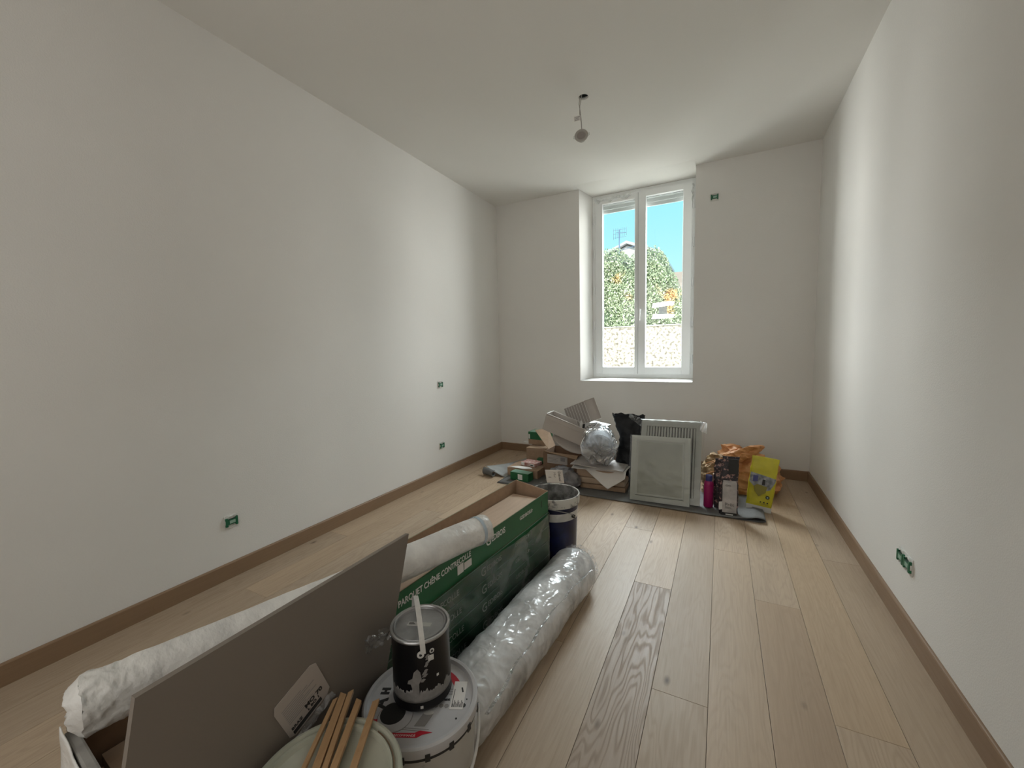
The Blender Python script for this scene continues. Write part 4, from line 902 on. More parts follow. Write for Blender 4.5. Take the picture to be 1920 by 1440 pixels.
# ================================================================== pile under the window
# grey underlay with a folded right end and a curled left end
def matfn(u, v):
    # u along x through fold, v along y
    y = 3.215 + v * 0.52 + 0.012 * math.sin(u * 8)
    if u < 0.42: x = -1.85 + (u / 0.42) * 2.08; z = 0.003
    elif u < 0.56:
        t_ = (u - 0.42) / 0.14; a = -PI / 2 + PI * t_; r = 0.017 * (1 - v * .4)
        x = 0.23 + 0.05 * math.cos(a) * 1.0 + (0.02 * math.sin(PI * t_)); z = 0.003 + r + r * math.sin(a)
    else:
        t_ = (u - 0.56) / 0.44; x = 0.23 - t_ * 2.08; z = 0.0065 + 0.026 * math.exp(-t_ * 22) * (1 - v * .5)
    z += 0.004 * max(0, noise.noise(Vector((x * 3, y * 2, 0)))) if u > 0.56 else 0
    return Vector((x, y, z))
ml = sheet('grey_underlay', matfn, 160, 14, M['felt'], thick=0.0025); tag(ml, 'grey felt underlay folded double on the floor beneath the leaning panels', 'mat')
def curl(u, v):  # left loose foil sheet, front edge curls up
    x = -2.08 + u * 0.62; y = 3.36 + v * 0.80 + 0.04 * (1 - u)
    z = 0.004 + 0.085 * max(0, 1 - u * 2.4) ** 1.6 * (1 - v) ** 2 + 0.01 * max(0, noise.noise(Vector((x * 5, y * 4, 3))))
    x += 0.05 * v - 0.10 * v * (1 - u) * -1
    return Vector((x, y, z))
cu_ = sheet('foil_sheet', curl, 40, 40, M['feltlight'], thick=0.002); tag(cu_, 'pale grey foil sheet with a curled corner, left of the boxes', 'mat')
def tubelet(u, v):
    a = u * 2 * PI * 0.85 + 0.6; return Vector((-2.10 + 0.14 * v, 3.40 + 0.035 * math.cos(a) - 0.05 * v, 0.040 + 0.034 * math.sin(a) * (1 - 0.2 * v)))
tb = sheet('curled_strip', tubelet, 24, 8, M['felt'], thick=0.002); tag(tb, 'dark grey curled underlay strip at the far left of the pile', 'mat')

def carton(name, label, mw, sx_, sy_, sz_, m, cat='box', top=None, parts=(), bev=0.003, group=None):
    t = thing(name, label, cat, mw, group)
    bm = bmesh.new(); bbox(bm, -sx_ / 2, sx_ / 2, -sy_ / 2, sy_ / 2, 0, sz_, bev); bm_obj('carton_body', bm, m, t)
    if top: box('carton_top', -sx_ / 2 + .002, sx_ / 2 - .002, -sy_ / 2 + .002, sy_ / 2 - .002, sz_ - .001, sz_ + 0.001, top, t)
    return t
ra = math.atan2(-0.0, 1)
t = carton('flat_brown_box', 'flat brown cardboard box behind the small green box', T(-1.69, 3.57, 0.012, -0.03), 0.33, 0.26, 0.078, M['card'])
box('tape', -0.165, 0.165, -0.02, 0.02, 0.0775, 0.0792, M['tan'], t)
t = carton('small_green_box', 'small green and white box in front of the flat brown box', T(-1.665, 3.37, 0.012, -0.10), 0.20, 0.09, 0.075, M['green'], top=M['palegreen'])
box('front_label', -0.015, 0.035, -0.0465, -0.0455, 0.012, 0.062, M['white'], t)
t = carton('red_white_box', 'small red and white printed box on the flat brown box', T(-1.665, 3.60, 0.0925, -0.15), 0.17, 0.13, 0.035, M['redprint'])
box('side_label', 0.02, 0.07, -0.0665, -0.0655, 0.006, 0.030, M['white'], t); box('side_label_print', 0.028, 0.062, -0.0672, -0.0666, 0.013, 0.022, M['ink'], t)
box('side_label', -0.08, -0.045, -0.0665, -0.0655, 0.006, 0.034, M['white'], t)
lf = prism('flat_leaflet', [(-0.13, -0.02), (0.02, -0.045), (0.10, -0.01), (0.06, 0.03), (-0.06, 0.035)], 0.002, M['paper'], None, T(-1.70, 3.475, 0.0945, 0.05)); tag(lf, 'white folded leaflet on the front of the flat brown box', 'leaflet')
t = carton('tiny_green_box', 'little dark green box beside the printed box on the pile', T(-1.60, 3.70, 0.0925, 0.1), 0.075, 0.06, 0.05, M['green'])
t = carton('deep_brown_box', 'brown cardboard box with green base under the green topped box', T(-1.690, 3.90, 0.008, 0.0), 0.24, 0.22, 0.205, M['card'])
box('printed_base', -0.121, 0.121, -0.1108, -0.1098, 0.03, 0.07, M['green'], t); box('lid_line', -0.121, 0.121, -0.1110, -0.1098, 0.186, 0.190, M['tan'], t)
t = carton('green_topped_box', 'green and brown box under a raised flap, left end of pile', T(-1.745, 4.02, 0.214, -0.06), 0.21, 0.17, 0.135, M['card'])
box('green_band', -0.1062, 0.1062, -0.0862, 0.0862, 0.055, 0.136, M['green'], t)
box('white_patch', -0.103, -0.085, -0.0870, -0.0862, 0.06, 0.11, M['white'], t)
box('top_panel', -0.100, 0.100, -0.080, 0.080, 0.1358, 0.1375, M['palegreen'], t)
disc_ = prism('white_disc', [(0.055 * math.cos(i * PI / 12), 0.016 * math.sin(i * PI / 12)) for i in range(24)], 0.004, M['white'], None, T(-1.91, 4.05, 0.205) @ Matrix.Rotation(0.5, 4, 'X'))
tag(disc_, 'small white oval cap sticking out left of the green topped box', 'cap')
# open brown box with its flaps and label
ob = thing('open_brown_box', 'open brown cardboard box with a printed white label and bent flaps', 'box', T(-1.355, 3.72, 0.004, -0.06))
bm = bmesh.new()
bbox(bm, -0.17, 0.19, -0.14, -0.136, 0.008, 0.24); bbox(bm, -0.17, 0.19, 0.136, 0.14, 0.008, 0.24); bbox(bm, -0.17, -0.166, -0.136, 0.136, 0.008, 0.24); bbox(bm, 0.186, 0.19, -0.136, 0.136, 0.008, 0.24); bbox(bm, -0.166, 0.186, -0.136, 0.136, 0.008, 0.012)
bm_obj('box_walls', bm, M['carddark'], ob)
def flap(pts, m, name='flap'):
    A_ = [Vector(p) for p in pts]; nn = (A_[1] - A_[0]).cross(A_[2] - A_[0]).normalized() * 0.003
    bm = bmesh.new(); a_ = [bm.verts.new(p) for p in A_]; b_ = [bm.verts.new(p + nn) for p in A_]; bm.faces.new(a_[::-1]); bm.faces.new(b_); k_ = len(A_)
    for i in range(k_): bm.faces.new((a_[i], a_[(i + 1) % k_], b_[(i + 1) % k_], b_[i]))
    return bm_obj(name, bm, m, ob)
flap([(-0.17, -0.138, 0.238), (0.19, -0.138, 0.238), (0.21, -0.22, 0.225), (-0.12, -0.23, 0.272)], M['card'])
flap([(-0.168, -0.03, 0.238), (-0.168, 0.136, 0.238), (-0.27, 0.19, 0.400), (-0.385, 0.10, 0.392)], M['card'])
lb2 = box('printed_label', -0.125, 0.085, -0.142, -0.1405, 0.135, 0.222, mat('label_dim', (0.45, 0.42, 0.40), .7), ob)
for i in range(4): box('label_print', -0.115, -0.03 + 0.02 * (i % 2), -0.1432, -0.142, 0.148 + 0.013 * i, 0.152 + 0.013 * i, M['greyink'], lb2)
box('label_block', 0.015, 0.06, -0.1432, -0.142, 0.165, 0.20, M['greyink'], lb2)
t = carton('dark_box', 'dark grey box in shadow between brown box and pale slabs', T(-1.185, 3.66, 0.008, 0.05), 0.10, 0.16, 0.19, M['greybag'])

# crumpled grey bag with a handwritten card
gb = loft('grey_plastic_bag', [(-1.23, 3.34, 0.008, 0.10, 0.07, 0), (-1.235, 3.34, 0.05, 0.155, 0.10, 0.05), (-1.24, 3.35, 0.11, 0.14, 0.085, 0.05), (-1.25, 3.36, 0.165, 0.09, 0.05, 0.1), (-1.25, 3.37, 0.185, 0.03, 0.02, 0.1)], M['greybag'], amp=0.022, sc_=11, seed=3)
tag(gb, 'crumpled dark grey plastic bag behind the blue bucket', 'bag')
cd = thing('handwritten_card', 'white handwritten card propped against the crumpled grey bag', 'card', frame((-1.345, 3.225, 0.070), (1.0, 0.0, 0.10), (0, -0.10, 1)))
bm = bmesh.new(); bbox(bm, 0, 0.162, -0.001, 0.001, 0, 0.118); bm_obj('card_sheet', bm, M['paper'], cd)
def oncard(x, z): return Matrix(((0, 1, 0, x), (0, 0, -1, -0.0012), (-1, 0, 0, z), (0, 0, 0, 1)))
text('Démol', 0.032, M['ink'], cd, oncard(0.118, 0.105), ext=0.0004, bold=0.0004)
text('Mur', 0.030, M['greyink'], cd, oncard(0.075, 0.098), ext=0.0004)
text('1', 0.040, M['ink'], cd, oncard(0.022, 0.062), ext=0.0004, bold=0.0003)

# pale slabs (wrapped tiles) with sheets of wrapping paper on top
def slab(label, z0, h_, w_, d_, x_, m, bev, mt=None):
    bm = bmesh.new(); bbox(bm, -w_ / 2, w_ / 2, -d_ / 2, d_ / 2, 0, h_, bev); o = bm_obj('packed_slab', bm, m, None, mw=T(x_, 3.39 + d_ / 2, z0, 0.03)); tag(o, label, 'package', 'stacked packed slabs'); return o
slab('brown slab lying lowest of the stack left of the black bag', 0.012, 0.040, 0.39, 0.24, -0.90, M['card'], 0.004)
slab('pale round edged slab in the middle of the stack left of black bag', 0.055, 0.055, 0.42, 0.24, -0.915, mat('pale_foam', (0.44, 0.34, 0.25), 0.8, var=.08), 0.018)
slab('tan slab at the top of the stack beneath the hanging paper', 0.113, 0.068, 0.37, 0.22, -0.945, M['tan'], 0.008)
def wrapfn(u, v):
    x = -1.165 + u * 0.47; y = 3.62 - v * 0.30; z = 0.195 + 0.008 * noise.noise(Vector((u * 6, v * 5, 2)))
    corner = max(0.0, 1 - abs(u - 0.70) * 2.4)
    if v > 0.62: t_ = (v - 0.62) / 0.38; y = 3.62 - 0.62 * 0.30 - 0.02 - t_ * 0.06; z -= t_ * (0.15 * corner) + t_ * 0.006; y -= 0.01 * corner
    return Vector((x, y, z))
o = sheet('wrapping_paper', wrapfn, 40, 30, M['paper'], thick=0.0015); tag(o, 'crumpled white wrapping paper hanging in a point over the slabs', 'paper')
def wrap2(u, v):
    return Vector((-1.17 + u * 0.46, 3.66 - v * 0.32 + 0.01 * math.sin(u * 7), 0.225 - 0.018 * u + 0.010 * noise.noise(Vector((u * 4, v * 4, 7)))))
o = sheet('card_sheet', wrap2, 24, 20, mat('grey_sheet', (0.40, 0.37, 0.35), .8), thick=0.006); tag(o, 'stiff grey white sheet under the bagged roll on the slabs', 'sheet')

# bagged round bundle on the paper
bgd = thing('bagged_bundle', 'round bundle in a shiny clear bag on the paper covered slabs', 'bundle', frame((-0.925, 3.40, 0.385), (0.30, -0.95, -0.10)))
lathe('bundle_core', [(0, 0.02), (0.10, 0.02), (0.115, 0.0), (0.118, -0.24), (0.10, -0.26), (0, -0.26)], mat('bundle_grey', (0.20, 0.20, 0.20), .6, c2=(0.42, .42, .42), vscale=16), bgd, n=40, mw=Matrix.Rotation(PI / 2, 4, 'Y'))
lathe('bundle_tube', [(0.045, 0.03), (0.05, 0.034), (0.085, 0.03), (0.09, 0.02)], M['greyink'], bgd, n=40, mw=Matrix.Rotation(PI / 2, 4, 'Y'))
def bgf(u, v):
    th = 2 * PI * u; x = 0.07 - v * 0.38; r = 0.152 * math.sqrt(min(1, v / 0.14 + 0.0)) if v < 0.14 else 0.152 - 0.03 * (v - 0.14)
    k_ = crump((x, math.cos(th) * .14, math.sin(th) * .14), 7.5, 8)
    r += 0.021 * k_ * min(1, v * 5 + .2); x += 0.014 * k_ * (1 - v)
    return Vector((x, math.cos(th) * r, math.sin(th) * r * 1.02))
sheet('clear_bag', bgf, 90, 70, film('bundle_film', (0.86, 0.88, 0.90), milk=0.24, rough=0.16, ridge=6, bscale=5, bstr=1.0), bgd)

# long grey steel tray tilted on the pile
def trayprof():
    # local X along the tray, Y depth, Z up : open box with a stepped outer face
    bm = bmesh.new(); L0, D0, Hh = 0.46, 0.17, 0.165
    bbox(bm, 0, L0, 0, 0.003, 0, Hh, 0.001); bbox(bm, 0, L0, -0.008, 0.0, Hh - 0.045, Hh - 0.012, 0.003)
    bbox(bm, 0, L0, D0 - 0.003, D0, 0, Hh, 0.001); bbox(bm, 0, L0, 0, D0, 0, 0.003, 0.0008)
    bbox(bm, 0, 0.003, 0, D0, 0, Hh, 0.001); bbox(bm, L0 - 0.003, L0, 0, D0, 0, Hh, 0.001)
    return bm
tr = thing('grey_steel_tray', 'long taupe grey metal tray tilted across the top of the boxes', 'tray', frame((-1.545, 3.60, 0.465), (0.945, -0.02, -0.315), (0.25, 0.0, 1)))
bm_obj('tray_body', trayprof(), M['greytaupe'], tr)
bm = bmesh.new(); bbox(bm, -0.001, 0.461, -0.002, 0.0025, 0.165, 0.168); bbox(bm, -0.001, 0.461, 0.168, 0.172, 0.165, 0.168); bbox(bm, -0.001, 0.004, 0, 0.17, 0.165, 0.168); bm_obj('tray_edge', bm, M['greyedge'], tr)
lc = thing('curved_grey_cover', 'curved taupe metal cover lying under the tilted tray', 'cover', frame((-1.44, 3.60, 0.395), (0.93, 0.0, -0.36), (0.2, -0.2, 1)))
def ccf(u, v): return Vector((u * 0.36, 0.0 + 0.10 * v, -0.065 * math.sin(u * PI) ** 0.8 * (1 - v) + 0.03 * v))
sheet('cover_sheet', ccf, 24, 8, M['greytaupe'], lc, thick=0.003)

# fanned steel channel pieces on the tray
proto = None
cx0, cz0 = -1.335, 0.575
LBL = ['short grey steel channel', ]
nchan = 9
ordn = ['leftmost', 'second from left', 'third from left', 'fourth from left', 'fifth from left', 'sixth from left', 'seventh from left', 'eighth from left', 'rightmost']
def channel():   # shallow tray: web at the back, sides and ends toward the viewer
    bm = bmesh.new(); W_, Hc, Dc = 0.104, 0.205, 0.020
    bbox(bm, -W_ / 2, W_ / 2, -0.0015, 0, 0, Hc, 0); bbox(bm, -W_ / 2, -W_ / 2 + .0015, -Dc, 0, 0, Hc, 0); bbox(bm, W_ / 2 - .0015, W_ / 2, -Dc, 0, 0, Hc, 0)
    return bm
me_ = None
for i in range(nchan):
    f_ = i / (nchan - 1)
    X = Vector((0.90, 0.30, 0.34)).normalized(); Z = Vector((-0.40 + 0.03 * f_, 0.16, 1)).normalized()
    mw = frame((-1.290 + 0.270 * f_, 3.86 - 0.20 * f_, 0.462 + 0.115 * f_ ), X, Z)
    if me_ is None:
        chm = channel(); me_ = bpy.data.meshes.new('channel_body'); bmesh.ops.recalc_face_normals(chm, faces=chm.faces); chm.to_mesh(me_); chm.free(); me_.materials.append(M['greytaupe'])
        bm = bmesh.new(); W_, Hc, Dc = 0.104, 0.205, 0.020
        for x0 in (-W_ / 2 - 0.0006, W_ / 2 - 0.0024): bbox(bm, x0, x0 + 0.0034, -Dc - 0.001, -Dc + 0.004, 0, Hc)
        for z0 in (-0.0004, Hc - 0.0016): bbox(bm, -W_ / 2, W_ / 2, -Dc, 0, z0, z0 + 0.002)
        me2 = bpy.data.meshes.new('channel_edge'); bmesh.ops.recalc_face_normals(bm, faces=bm.faces); bm.to_mesh(me2); bm.free(); me2.materials.append(M['greyedge'])
    t = thing('steel_channel', '%s of the fanned grey steel channels on the tray' % ordn[i], 'metal channel', mw, 'fanned steel channels on the tray')
    link('channel_body', me_, None, t); link('pale_edge', me2, None, t)
# white casing under the channels
wc = thing('white_casing', 'white plastic casing with an open end below the steel channels', 'casing', frame((-1.215, 3.74, 0.425), (0.96, -0.2, -0.12), (0.0, 0.0, 1)))
bm = bmesh.new(); bbox(bm, 0, 0.26, 0, 0.003, 0, 0.12, 0.001); bbox(bm, 0, 0.26, 0.13, 0.133, 0, 0.12, .001); bbox(bm, 0, 0.26, 0, 0.133, 0.118, 0.121, .001); bbox(bm, 0.06, 0.063, 0.003, 0.13, 0, 0.118, 0)
bm_obj('casing_shell', bm, M['greyedge'], wc)
box('dark_opening', 0.03, 0.055, -0.001, 0.0, 0.02, 0.10, M['ink'], wc)

# black bag
bg_ = thing('black_bag', 'tall black plastic rubble bag standing behind the leaning panels', 'bag', T(0, 0, 0))
loft('bag_body', [(-0.70, 3.66, 0.010, 0.13, 0.08, 0), (-0.70, 3.66, 0.12, 0.15, 0.09, 0.05), (-0.70, 3.67, 0.28, 0.125, 0.08, 0), (-0.705, 3.68, 0.42, 0.105, 0.06, 0), (-0.72, 3.69, 0.54, 0.125, 0.05, 0.05), (-0.735, 3.70, 0.615, 0.135, 0.035, 0.05)], M['black'], bg_, amp=0.016, sc_=8, seed=5, cap=True)
def lip(u, v):
    a = 2 * PI * u; c = crump((u, v, 0), 8, 2); return Vector((-0.735 + math.cos(a) * (0.135 + 0.012 * v), 3.70 + math.sin(a) * (0.038 + .01 * v), 0.605 + v * 0.032 + 0.018 * noise.noise(Vector((math.cos(a) * 3, math.sin(a) * 3, 1))) + 0.004 * c))
sheet('bag_lip', lip, 60, 4, M['black'], bg_)
def lipw(u, v): return Vector((-0.72 + u * 0.14, 3.655 - 0.02 * v, 0.655 - v * (0.03 + 0.05 * u) - 0.05 * u + 0.012 * noise.noise(Vector((u * 9, v * 6, 2)))))
sheet('white_film_scrap', lipw, 20, 6, M['clear'], bg_)

# slatted white panel wrapped in film, leaning on the wall
def lean_frame(x0, x1, yb, yt, zt, rot=0.0):
    """matrix: local X across, local Y = out of the face toward the room (neg y), local Z up along the lean"""
    up = Vector((0.0, yt - yb, zt)).normalized(); X = Vector((1, rot, 0)).normalized()
    return frame((x0, yb, 0.011), X, up), math.hypot(yt - yb, zt)
mw, Lh = lean_frame(-0.600, -0.122, 3.33, 3.60, 0.60, 0.02)
mw = frame((-0.600, 3.335, 0.0125), (1, -0.02, 0.008), (0.095, 0.27, 0.60)); Lh = 0.66; Wd = 0.475
rp_ = thing('slatted_panel', 'white vertically slatted panel in torn film leaning against the wall', 'panel', mw)
bm = bmesh.new(); ring(bm, 0, Wd, 0, Lh, 0.045, 0.045, 0.05, 0.05, 0, 0.030, 0.002); bm_obj('panel_frame', bm, M['radiator'], rp_)
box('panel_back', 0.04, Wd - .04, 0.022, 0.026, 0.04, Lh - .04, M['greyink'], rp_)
sl_me = None
for i in range(17):
    bm = bmesh.new()
    if sl_me is None:
        bbox(bm, -0.0075, 0.0075, 0, 0.018, 0, Lh - 0.10, 0.003); sl = bm_obj('slat', bm, M['radiator'], rp_, mw=Matrix.Translation((0.056 + i * 0.0227, 0.004, 0.05))); sl_me = sl.data
    else:
        bm.free(); link('slat', sl_me, None, rp_, Matrix.Translation((0.056 + i * 0.0227, 0.004, 0.05)))
def rfw(u, v):
    x = -0.008 + u * (Wd + 0.028); z = -0.004 + v * (Lh + 0.012); c = crump((x, z, 0), 12, 5); e_ = 0.014 * max(0, (u - 0.93) / 0.07) * max(0, (v - 0.85) / .15)
    return Vector((x + e_, -0.007 - 0.004 * abs(c), z + e_))
sheet('film_wrap', rfw, 50, 60, film('panel_film', (0.93, 0.94, 0.93), milk=-0.2, rough=0.15, bscale=5, bstr=0.3, diff=0.5), rp_)
def rft(u, v):
    x = Wd - 0.015 + u * 0.05; return Vector((x, -0.012 + 0.01 * math.sin(u * 6 + v * 4), Lh + 0.012 - v * 0.085 - u * 0.018 + 0.004 * math.sin(u * 19)))
sheet('torn_film_corner', rft, 10, 12, M['bagfilm'], rp_)
def rft2(u, v): return Vector((-0.012 + u * (Wd + .02), -0.010 + 0.030 * v, Lh + 0.006 + 0.005 * noise.noise(Vector((u * 14, v, 1)))))
sheet('film_top_fold', rft2, 60, 4, M['bagfilm'], rp_)

# framed panel in front
mw = frame((-0.640, 3.275, 0.0105), (1, 0.005, 0.010), (0.060, 0.125, 0.500)); Lh2, Wd2 = 0.522, 0.445
fp = thing('framed_panel', 'white framed frosted panel leaning in front of the slatted one', 'panel', mw)
def taper(bm, x0, x1, z0, z1, w_, y0, y1, y2):
    """mitred moulding: outer depth y0, inner depth y1, back y2"""
    o_ = [(x0, z0), (x1, z0), (x1, z1), (x0, z1)]; i_ = [(x0 + w_, z0 + w_), (x1 - w_, z0 + w_), (x1 - w_, z1 - w_), (x0 + w_, z1 - w_)]
    A_ = [bm.verts.new((p[0], y0, p[1])) for p in o_]; B_ = [bm.verts.new((p[0], y1, p[1])) for p in i_]; C_ = [bm.verts.new((p[0], y2, p[1])) for p in o_]; D_ = [bm.verts.new((p[0], y2, p[1])) for p in i_]
    for k_ in range(4):
        j_ = (k_ + 1) % 4; bm.faces.new((A_[k_], A_[j_], B_[j_], B_[k_])); bm.faces.new((A_[k_], C_[k_], C_[j_], A_[j_])); bm.faces.new((B_[k_], B_[j_], D_[j_], D_[k_]))
bm = bmesh.new(); taper(bm, 0, Wd2, 0, Lh2, 0.040, 0.0, 0.004, 0.03); bm_obj('outer_frame', bm, M['rad2'], fp)
bm = bmesh.new(); taper(bm, 0.040, Wd2 - 0.040, 0.045, Lh2 - 0.035, 0.014, -0.006, 0.004, 0.03); bm_obj('moulding', bm, mat('moulding_white', (0.82, 0.82, 0.76), 0.35), fp)
box('panel_face', 0.048, Wd2 - 0.048, 0.006, 0.010, 0.052, Lh2 - 0.042, M['centre'], fp)
def ffw(u, v):
    x = -0.012 + u * (Wd2 + 0.02); z = -0.002 + v * (Lh2 + 0.004); return Vector((x, -0.009 - 0.003 * abs(crump((x, z, 1), 10, 5)) - 0.0, z))
sheet('film_wrap', ffw, 40, 40, film('frame_film', (0.93, 0.95, 0.93), milk=-0.25, rough=0.2, bscale=4, bstr=0.2, diff=0.5), fp)

# magenta bottle
mb = thing('magenta_bottle', 'magenta plastic bottle with a dark blue cap right of the slatted panel', 'bottle', T(-0.067, 3.365, 0.010) @ Matrix.Rotation(0.015, 4, 'Y'))
lathe('bottle_body', [(0, 0), (0.028, 0), (0.033, 0.004), (0.034, 0.012), (0.034, 0.175), (0.032, 0.190), (0.024, 0.203), (0.022, 0.206), (0, 0.206)], M['magenta'], mb, n=40)
lathe('cap', [(0.022, 0.203), (0.0235, 0.205), (0.0235, 0.243), (0.021, 0.248), (0, 0.249)], M['capblue'], mb, n=32)
t = carton('tan_carton', 'narrow tan carton standing between bottle and pouch', T(-0.012, 3.46, 0.010), 0.055, 0.045, 0.235, M['tan']); box('white_panel', 0.006, 0.0278, -0.0235, -0.0225, 0.10, 0.19, M['white'], t)

# printed pouch with a white front
pc = thing('printed_pouch', 'stand up pouch, black flowered top and white front, beside the bottle', 'pouch', T(0.068, 3.275, 0.010, 0.02))
loft('pouch_body', [(0, 0, 0.0, 0.060, 0.030, 0), (0, 0, 0.03, 0.062, 0.032, 0), (0, 0.004, 0.16, 0.062, 0.030, 0), (0.004, 0.008, 0.26, 0.056, 0.022, 0), (0.006, 0.012, 0.36, 0.056, 0.010, 0), (0.012, 0.014, 0.425, 0.054, 0.004, 0)], M['floral'], pc, amp=0.004, sc_=14, power=3.2)
def wfront(u, v):
    x = -0.040 + u * 0.092; z = 0.022 + v * 0.235; y = -0.034 + 0.010 * max(0, (z - .12) / .13) ** 1.5 - 0.0016 * crump((x, z, 0), 16, 2) - 0.003
    if v > 0.94: x *= 0.92
    return Vector((x, y, z))
wf = sheet('white_front', wfront, 16, 24, mat('pouch_white', (0.50, 0.48, 0.47), 0.35, c2=(.30, .29, .29), vscale=13), pc)
text('Prêt', 0.034, M['greyink'], pc, Matrix.Translation((-0.024, -0.0405, 0.072)) @ Matrix.Rotation(PI / 2, 4, 'X'), sx=1.0, bold=0.0006)
for i in range(4): box('print_line', -0.024, 0.022 - .006 * (i % 2), -0.0400, -0.0392, 0.052 + i * 0.004, 0.0535 + i * 0.004, M['greyink'], pc)
for i in range(2): text('OO', 0.022, M['greyink'], pc, Matrix.Translation((-0.022, -0.0385, 0.215 - i * .001)) @ Matrix.Rotation(PI / 2, 4, 'X'))
box('base_band', -0.050, 0.056, -0.0385, -0.0355, 0.001, 0.020, M['ink'], pc); box('base_print', -0.018, 0.030, -0.0395, -0.0385, 0.005, 0.013, M['white'], pc)
box('black_panel', -0.004, 0.058, -0.020, -0.0165, 0.305, 0.415, M['ink'], pc)
def sidew(u, v): return Vector((-0.062 + 0.022 * u, -0.024 - 0.010 * u, 0.03 + v * 0.06 + 0.01 * u))
sheet('side_print', sidew, 4, 6, M['white'], pc)
t = loft('dark_pouch', [(0.012, 3.38, 0.010, 0.040, 0.025, 0), (0.012, 3.385, 0.15, 0.042, 0.024, 0), (0.018, 3.39, 0.30, 0.050, 0.014, 0), (0.022, 3.395, 0.385, 0.048, 0.006, 0)], M['floral'], amp=0.006, sc_=14, seed=9)
tag(t, 'dark flowered pouch standing just behind the white fronted one', 'pouch')

# orange bag and brown sack behind
og = thing('orange_bag', 'crumpled orange plastic bag slumped against the wall right of the panels', 'bag', T(0, 0, 0))
loft('bag_body', [(0.22, 3.92, 0.004, 0.20, 0.15, 0), (0.235, 3.92, 0.06, 0.235, 0.17, 0), (0.235, 3.93, 0.14, 0.235, 0.17, 0.02), (0.21, 3.95, 0.23, 0.20, 0.14, 0.0), (0.17, 3.97, 0.30, 0.15, 0.10, 0), (0.10, 3.98, 0.345, 0.07, 0.05, 0), (0.06, 3.98, 0.36, 0.02, 0.02, 0)], M['orange'], og, amp=0.045, sc_=7.5, seed=1, n=90, sub=14)
loft('gathered_neck', [(0.10, 3.86, 0.255, 0.06, 0.05, 0), (0.16, 3.84, 0.315, 0.10, 0.045, 0.1), (0.22, 3.83, 0.365, 0.085, 0.035, 0.2), (0.272, 3.82, 0.405, 0.055, 0.022, 0.3), (0.297, 3.82, 0.415, 0.02, 0.012, 0.3)], M['orange'], og, amp=0.020, sc_=16, seed=4, n=60)
bs = thing('brown_sack', 'crumpled brown sack of scraps between slatted panel and orange bag', 'sack', T(-0.012, -0.02, 0))
loft('sack_body', [(-0.02, 3.72, 0.012, 0.075, 0.10, 0), (-0.02, 3.72, 0.12, 0.085, 0.11, 0), (-0.015, 3.73, 0.22, 0.085, 0.10, 0), (-0.01, 3.74, 0.29, 0.06, 0.07, 0), (0.0, 3.75, 0.335, 0.03, 0.03, 0)], M['brownsack'], bs, amp=0.030, sc_=12, seed=7, n=70)
for i, (a, b) in enumerate((((-0.085, 3.60, 0.285), (0.10, 3.66, 0.355)), ((-0.08, 3.60, 0.265), (0.05, 3.63, 0.335)), ((-0.08, 3.58, 0.205), (0.0, 3.62, 0.225)), ((0.0, 3.62, 0.245), (0.16, 3.70, 0.345)))):
    o_ = tube('crease', [a, ((a[0] + b[0]) / 2, (a[1] + b[1]) / 2 - 0.01, (a[2] + b[2]) / 2 + 0.008), b], 0.004, M['orange'], bs, n=6)

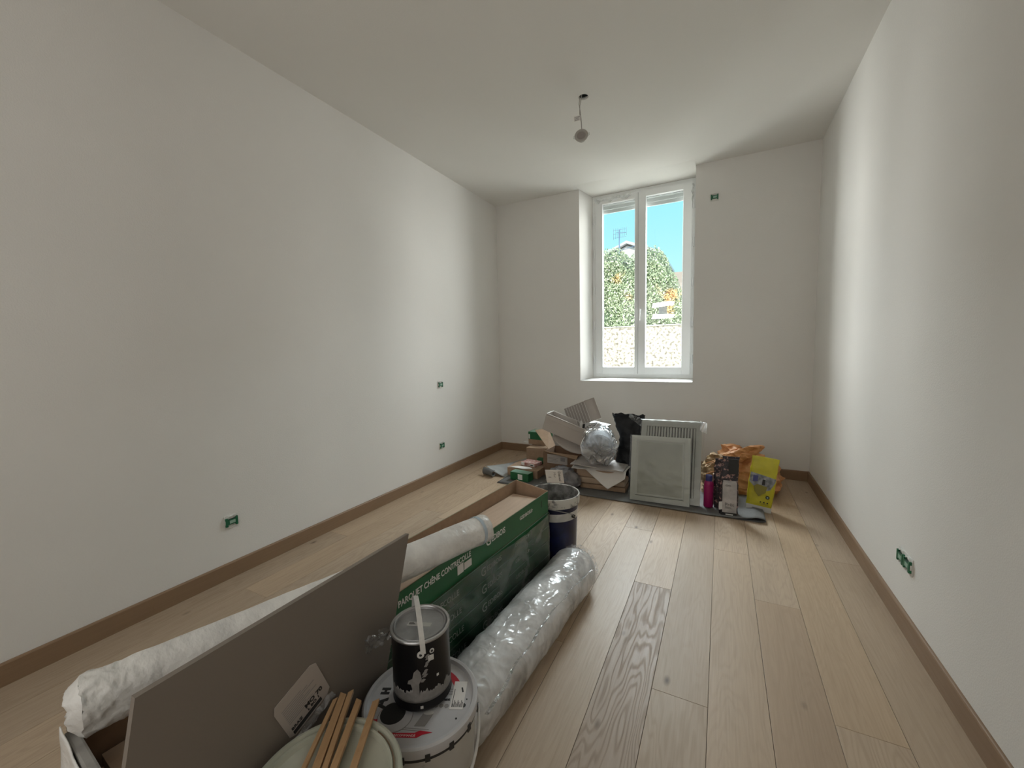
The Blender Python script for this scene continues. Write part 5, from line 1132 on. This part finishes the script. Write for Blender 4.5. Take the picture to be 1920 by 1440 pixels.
# yellow sack
ys_ = thing('yellow_sack', 'yellow printed sack standing at the right end of the pile', 'sack', frame((0.268, 3.455, 0.003), (1.0, -0.06, -0.10), (0.10, 0.07, 1)))
loft('sack_body', [(0, 0, 0.0, 0.078, 0.030, 0), (0, 0, 0.05, 0.082, 0.034, 0), (0, 0, 0.20, 0.086, 0.034, 0), (0, 0, 0.33, 0.086, 0.020, 0), (0, 0, 0.405, 0.088, 0.005, 0)], M['yellow'], ys_, amp=0.004, sc_=12, power=4.0, seed=2)
def yf(pts, name, m, off=0.0015, z_bulge=True):
    P = []
    for x, z in pts: P.append((x, z))
    o_ = prism(name, P, 0.0012, m, ys_, Matrix(((1, 0, 0, 0), (0, 0, -1, -0.0385 - off), (0, 1, 0, 0), (0, 0, 0, 1))))
    for v in o_.data.vertices:
        z = v.co.y
        if z > 0.22: v.co.z -= 0.030 * min(1, ((z - 0.22) / 0.18)) ** 1.1
    return o_
yf([(-0.082, 0.006), (0.080, 0.006), (0.081, 0.045), (-0.082, 0.045)], 'white_band', mat('sack_white', (0.50, 0.50, 0.47), .5))
box('band_print', -0.04, 0.03, -0.0425, -0.0412, 0.022, 0.029, M['greyink'], ys_)
yf([(-0.080, 0.285), (-0.082, 0.215), (-0.050, 0.185), (0.0, 0.15), (0.055, 0.175), (0.080, 0.235), (0.083, 0.262), (0.0, 0.275)], 'photo_print', M['photo_grey'])
yf([(-0.050, 0.186), (-0.030, 0.205), (0.035, 0.195), (0.030, 0.150), (-0.012, 0.115), (-0.040, 0.150)], 'olive_print', M['olive'], 0.003)
yf([(-0.062, 0.265), (-0.030, 0.268), (-0.030, 0.225), (-0.060, 0.220)], 'dark_print', M['capblue'], 0.003)
yf([(0.0, 0.245), (0.018, 0.245), (0.018, 0.205), (0.0, 0.205)], 'dark_print', M['ink'], 0.003)
disc('round_mark', 0.0125, M['ink'], Matrix(((1, 0, 0, 0.046), (0, 0, -1, -0.0405), (0, 1, 0, 0.118), (0, 0, 0, 1))), 0.002, parent=ys_)
disc('round_mark_centre', 0.006, M['socketlabel'], Matrix(((1, 0, 0, 0.046), (0, 0, -1, -0.0425), (0, 1, 0, 0.118), (0, 0, 0, 1))), 0.001, parent=ys_)
for i in range(3):
    yf([(0.0 + 0.022 * i, 0.072), (0.012 + 0.022 * i, 0.072), (0.010 + 0.022 * i, 0.082), (0.003 + 0.022 * i, 0.080)], 'small_print', M['ink'])
for i in range(2): box('print_line', 0.0, 0.055, -0.0412, -0.0402, 0.060 + i * 0.005, 0.0615 + i * 0.005, M['olive'], ys_)
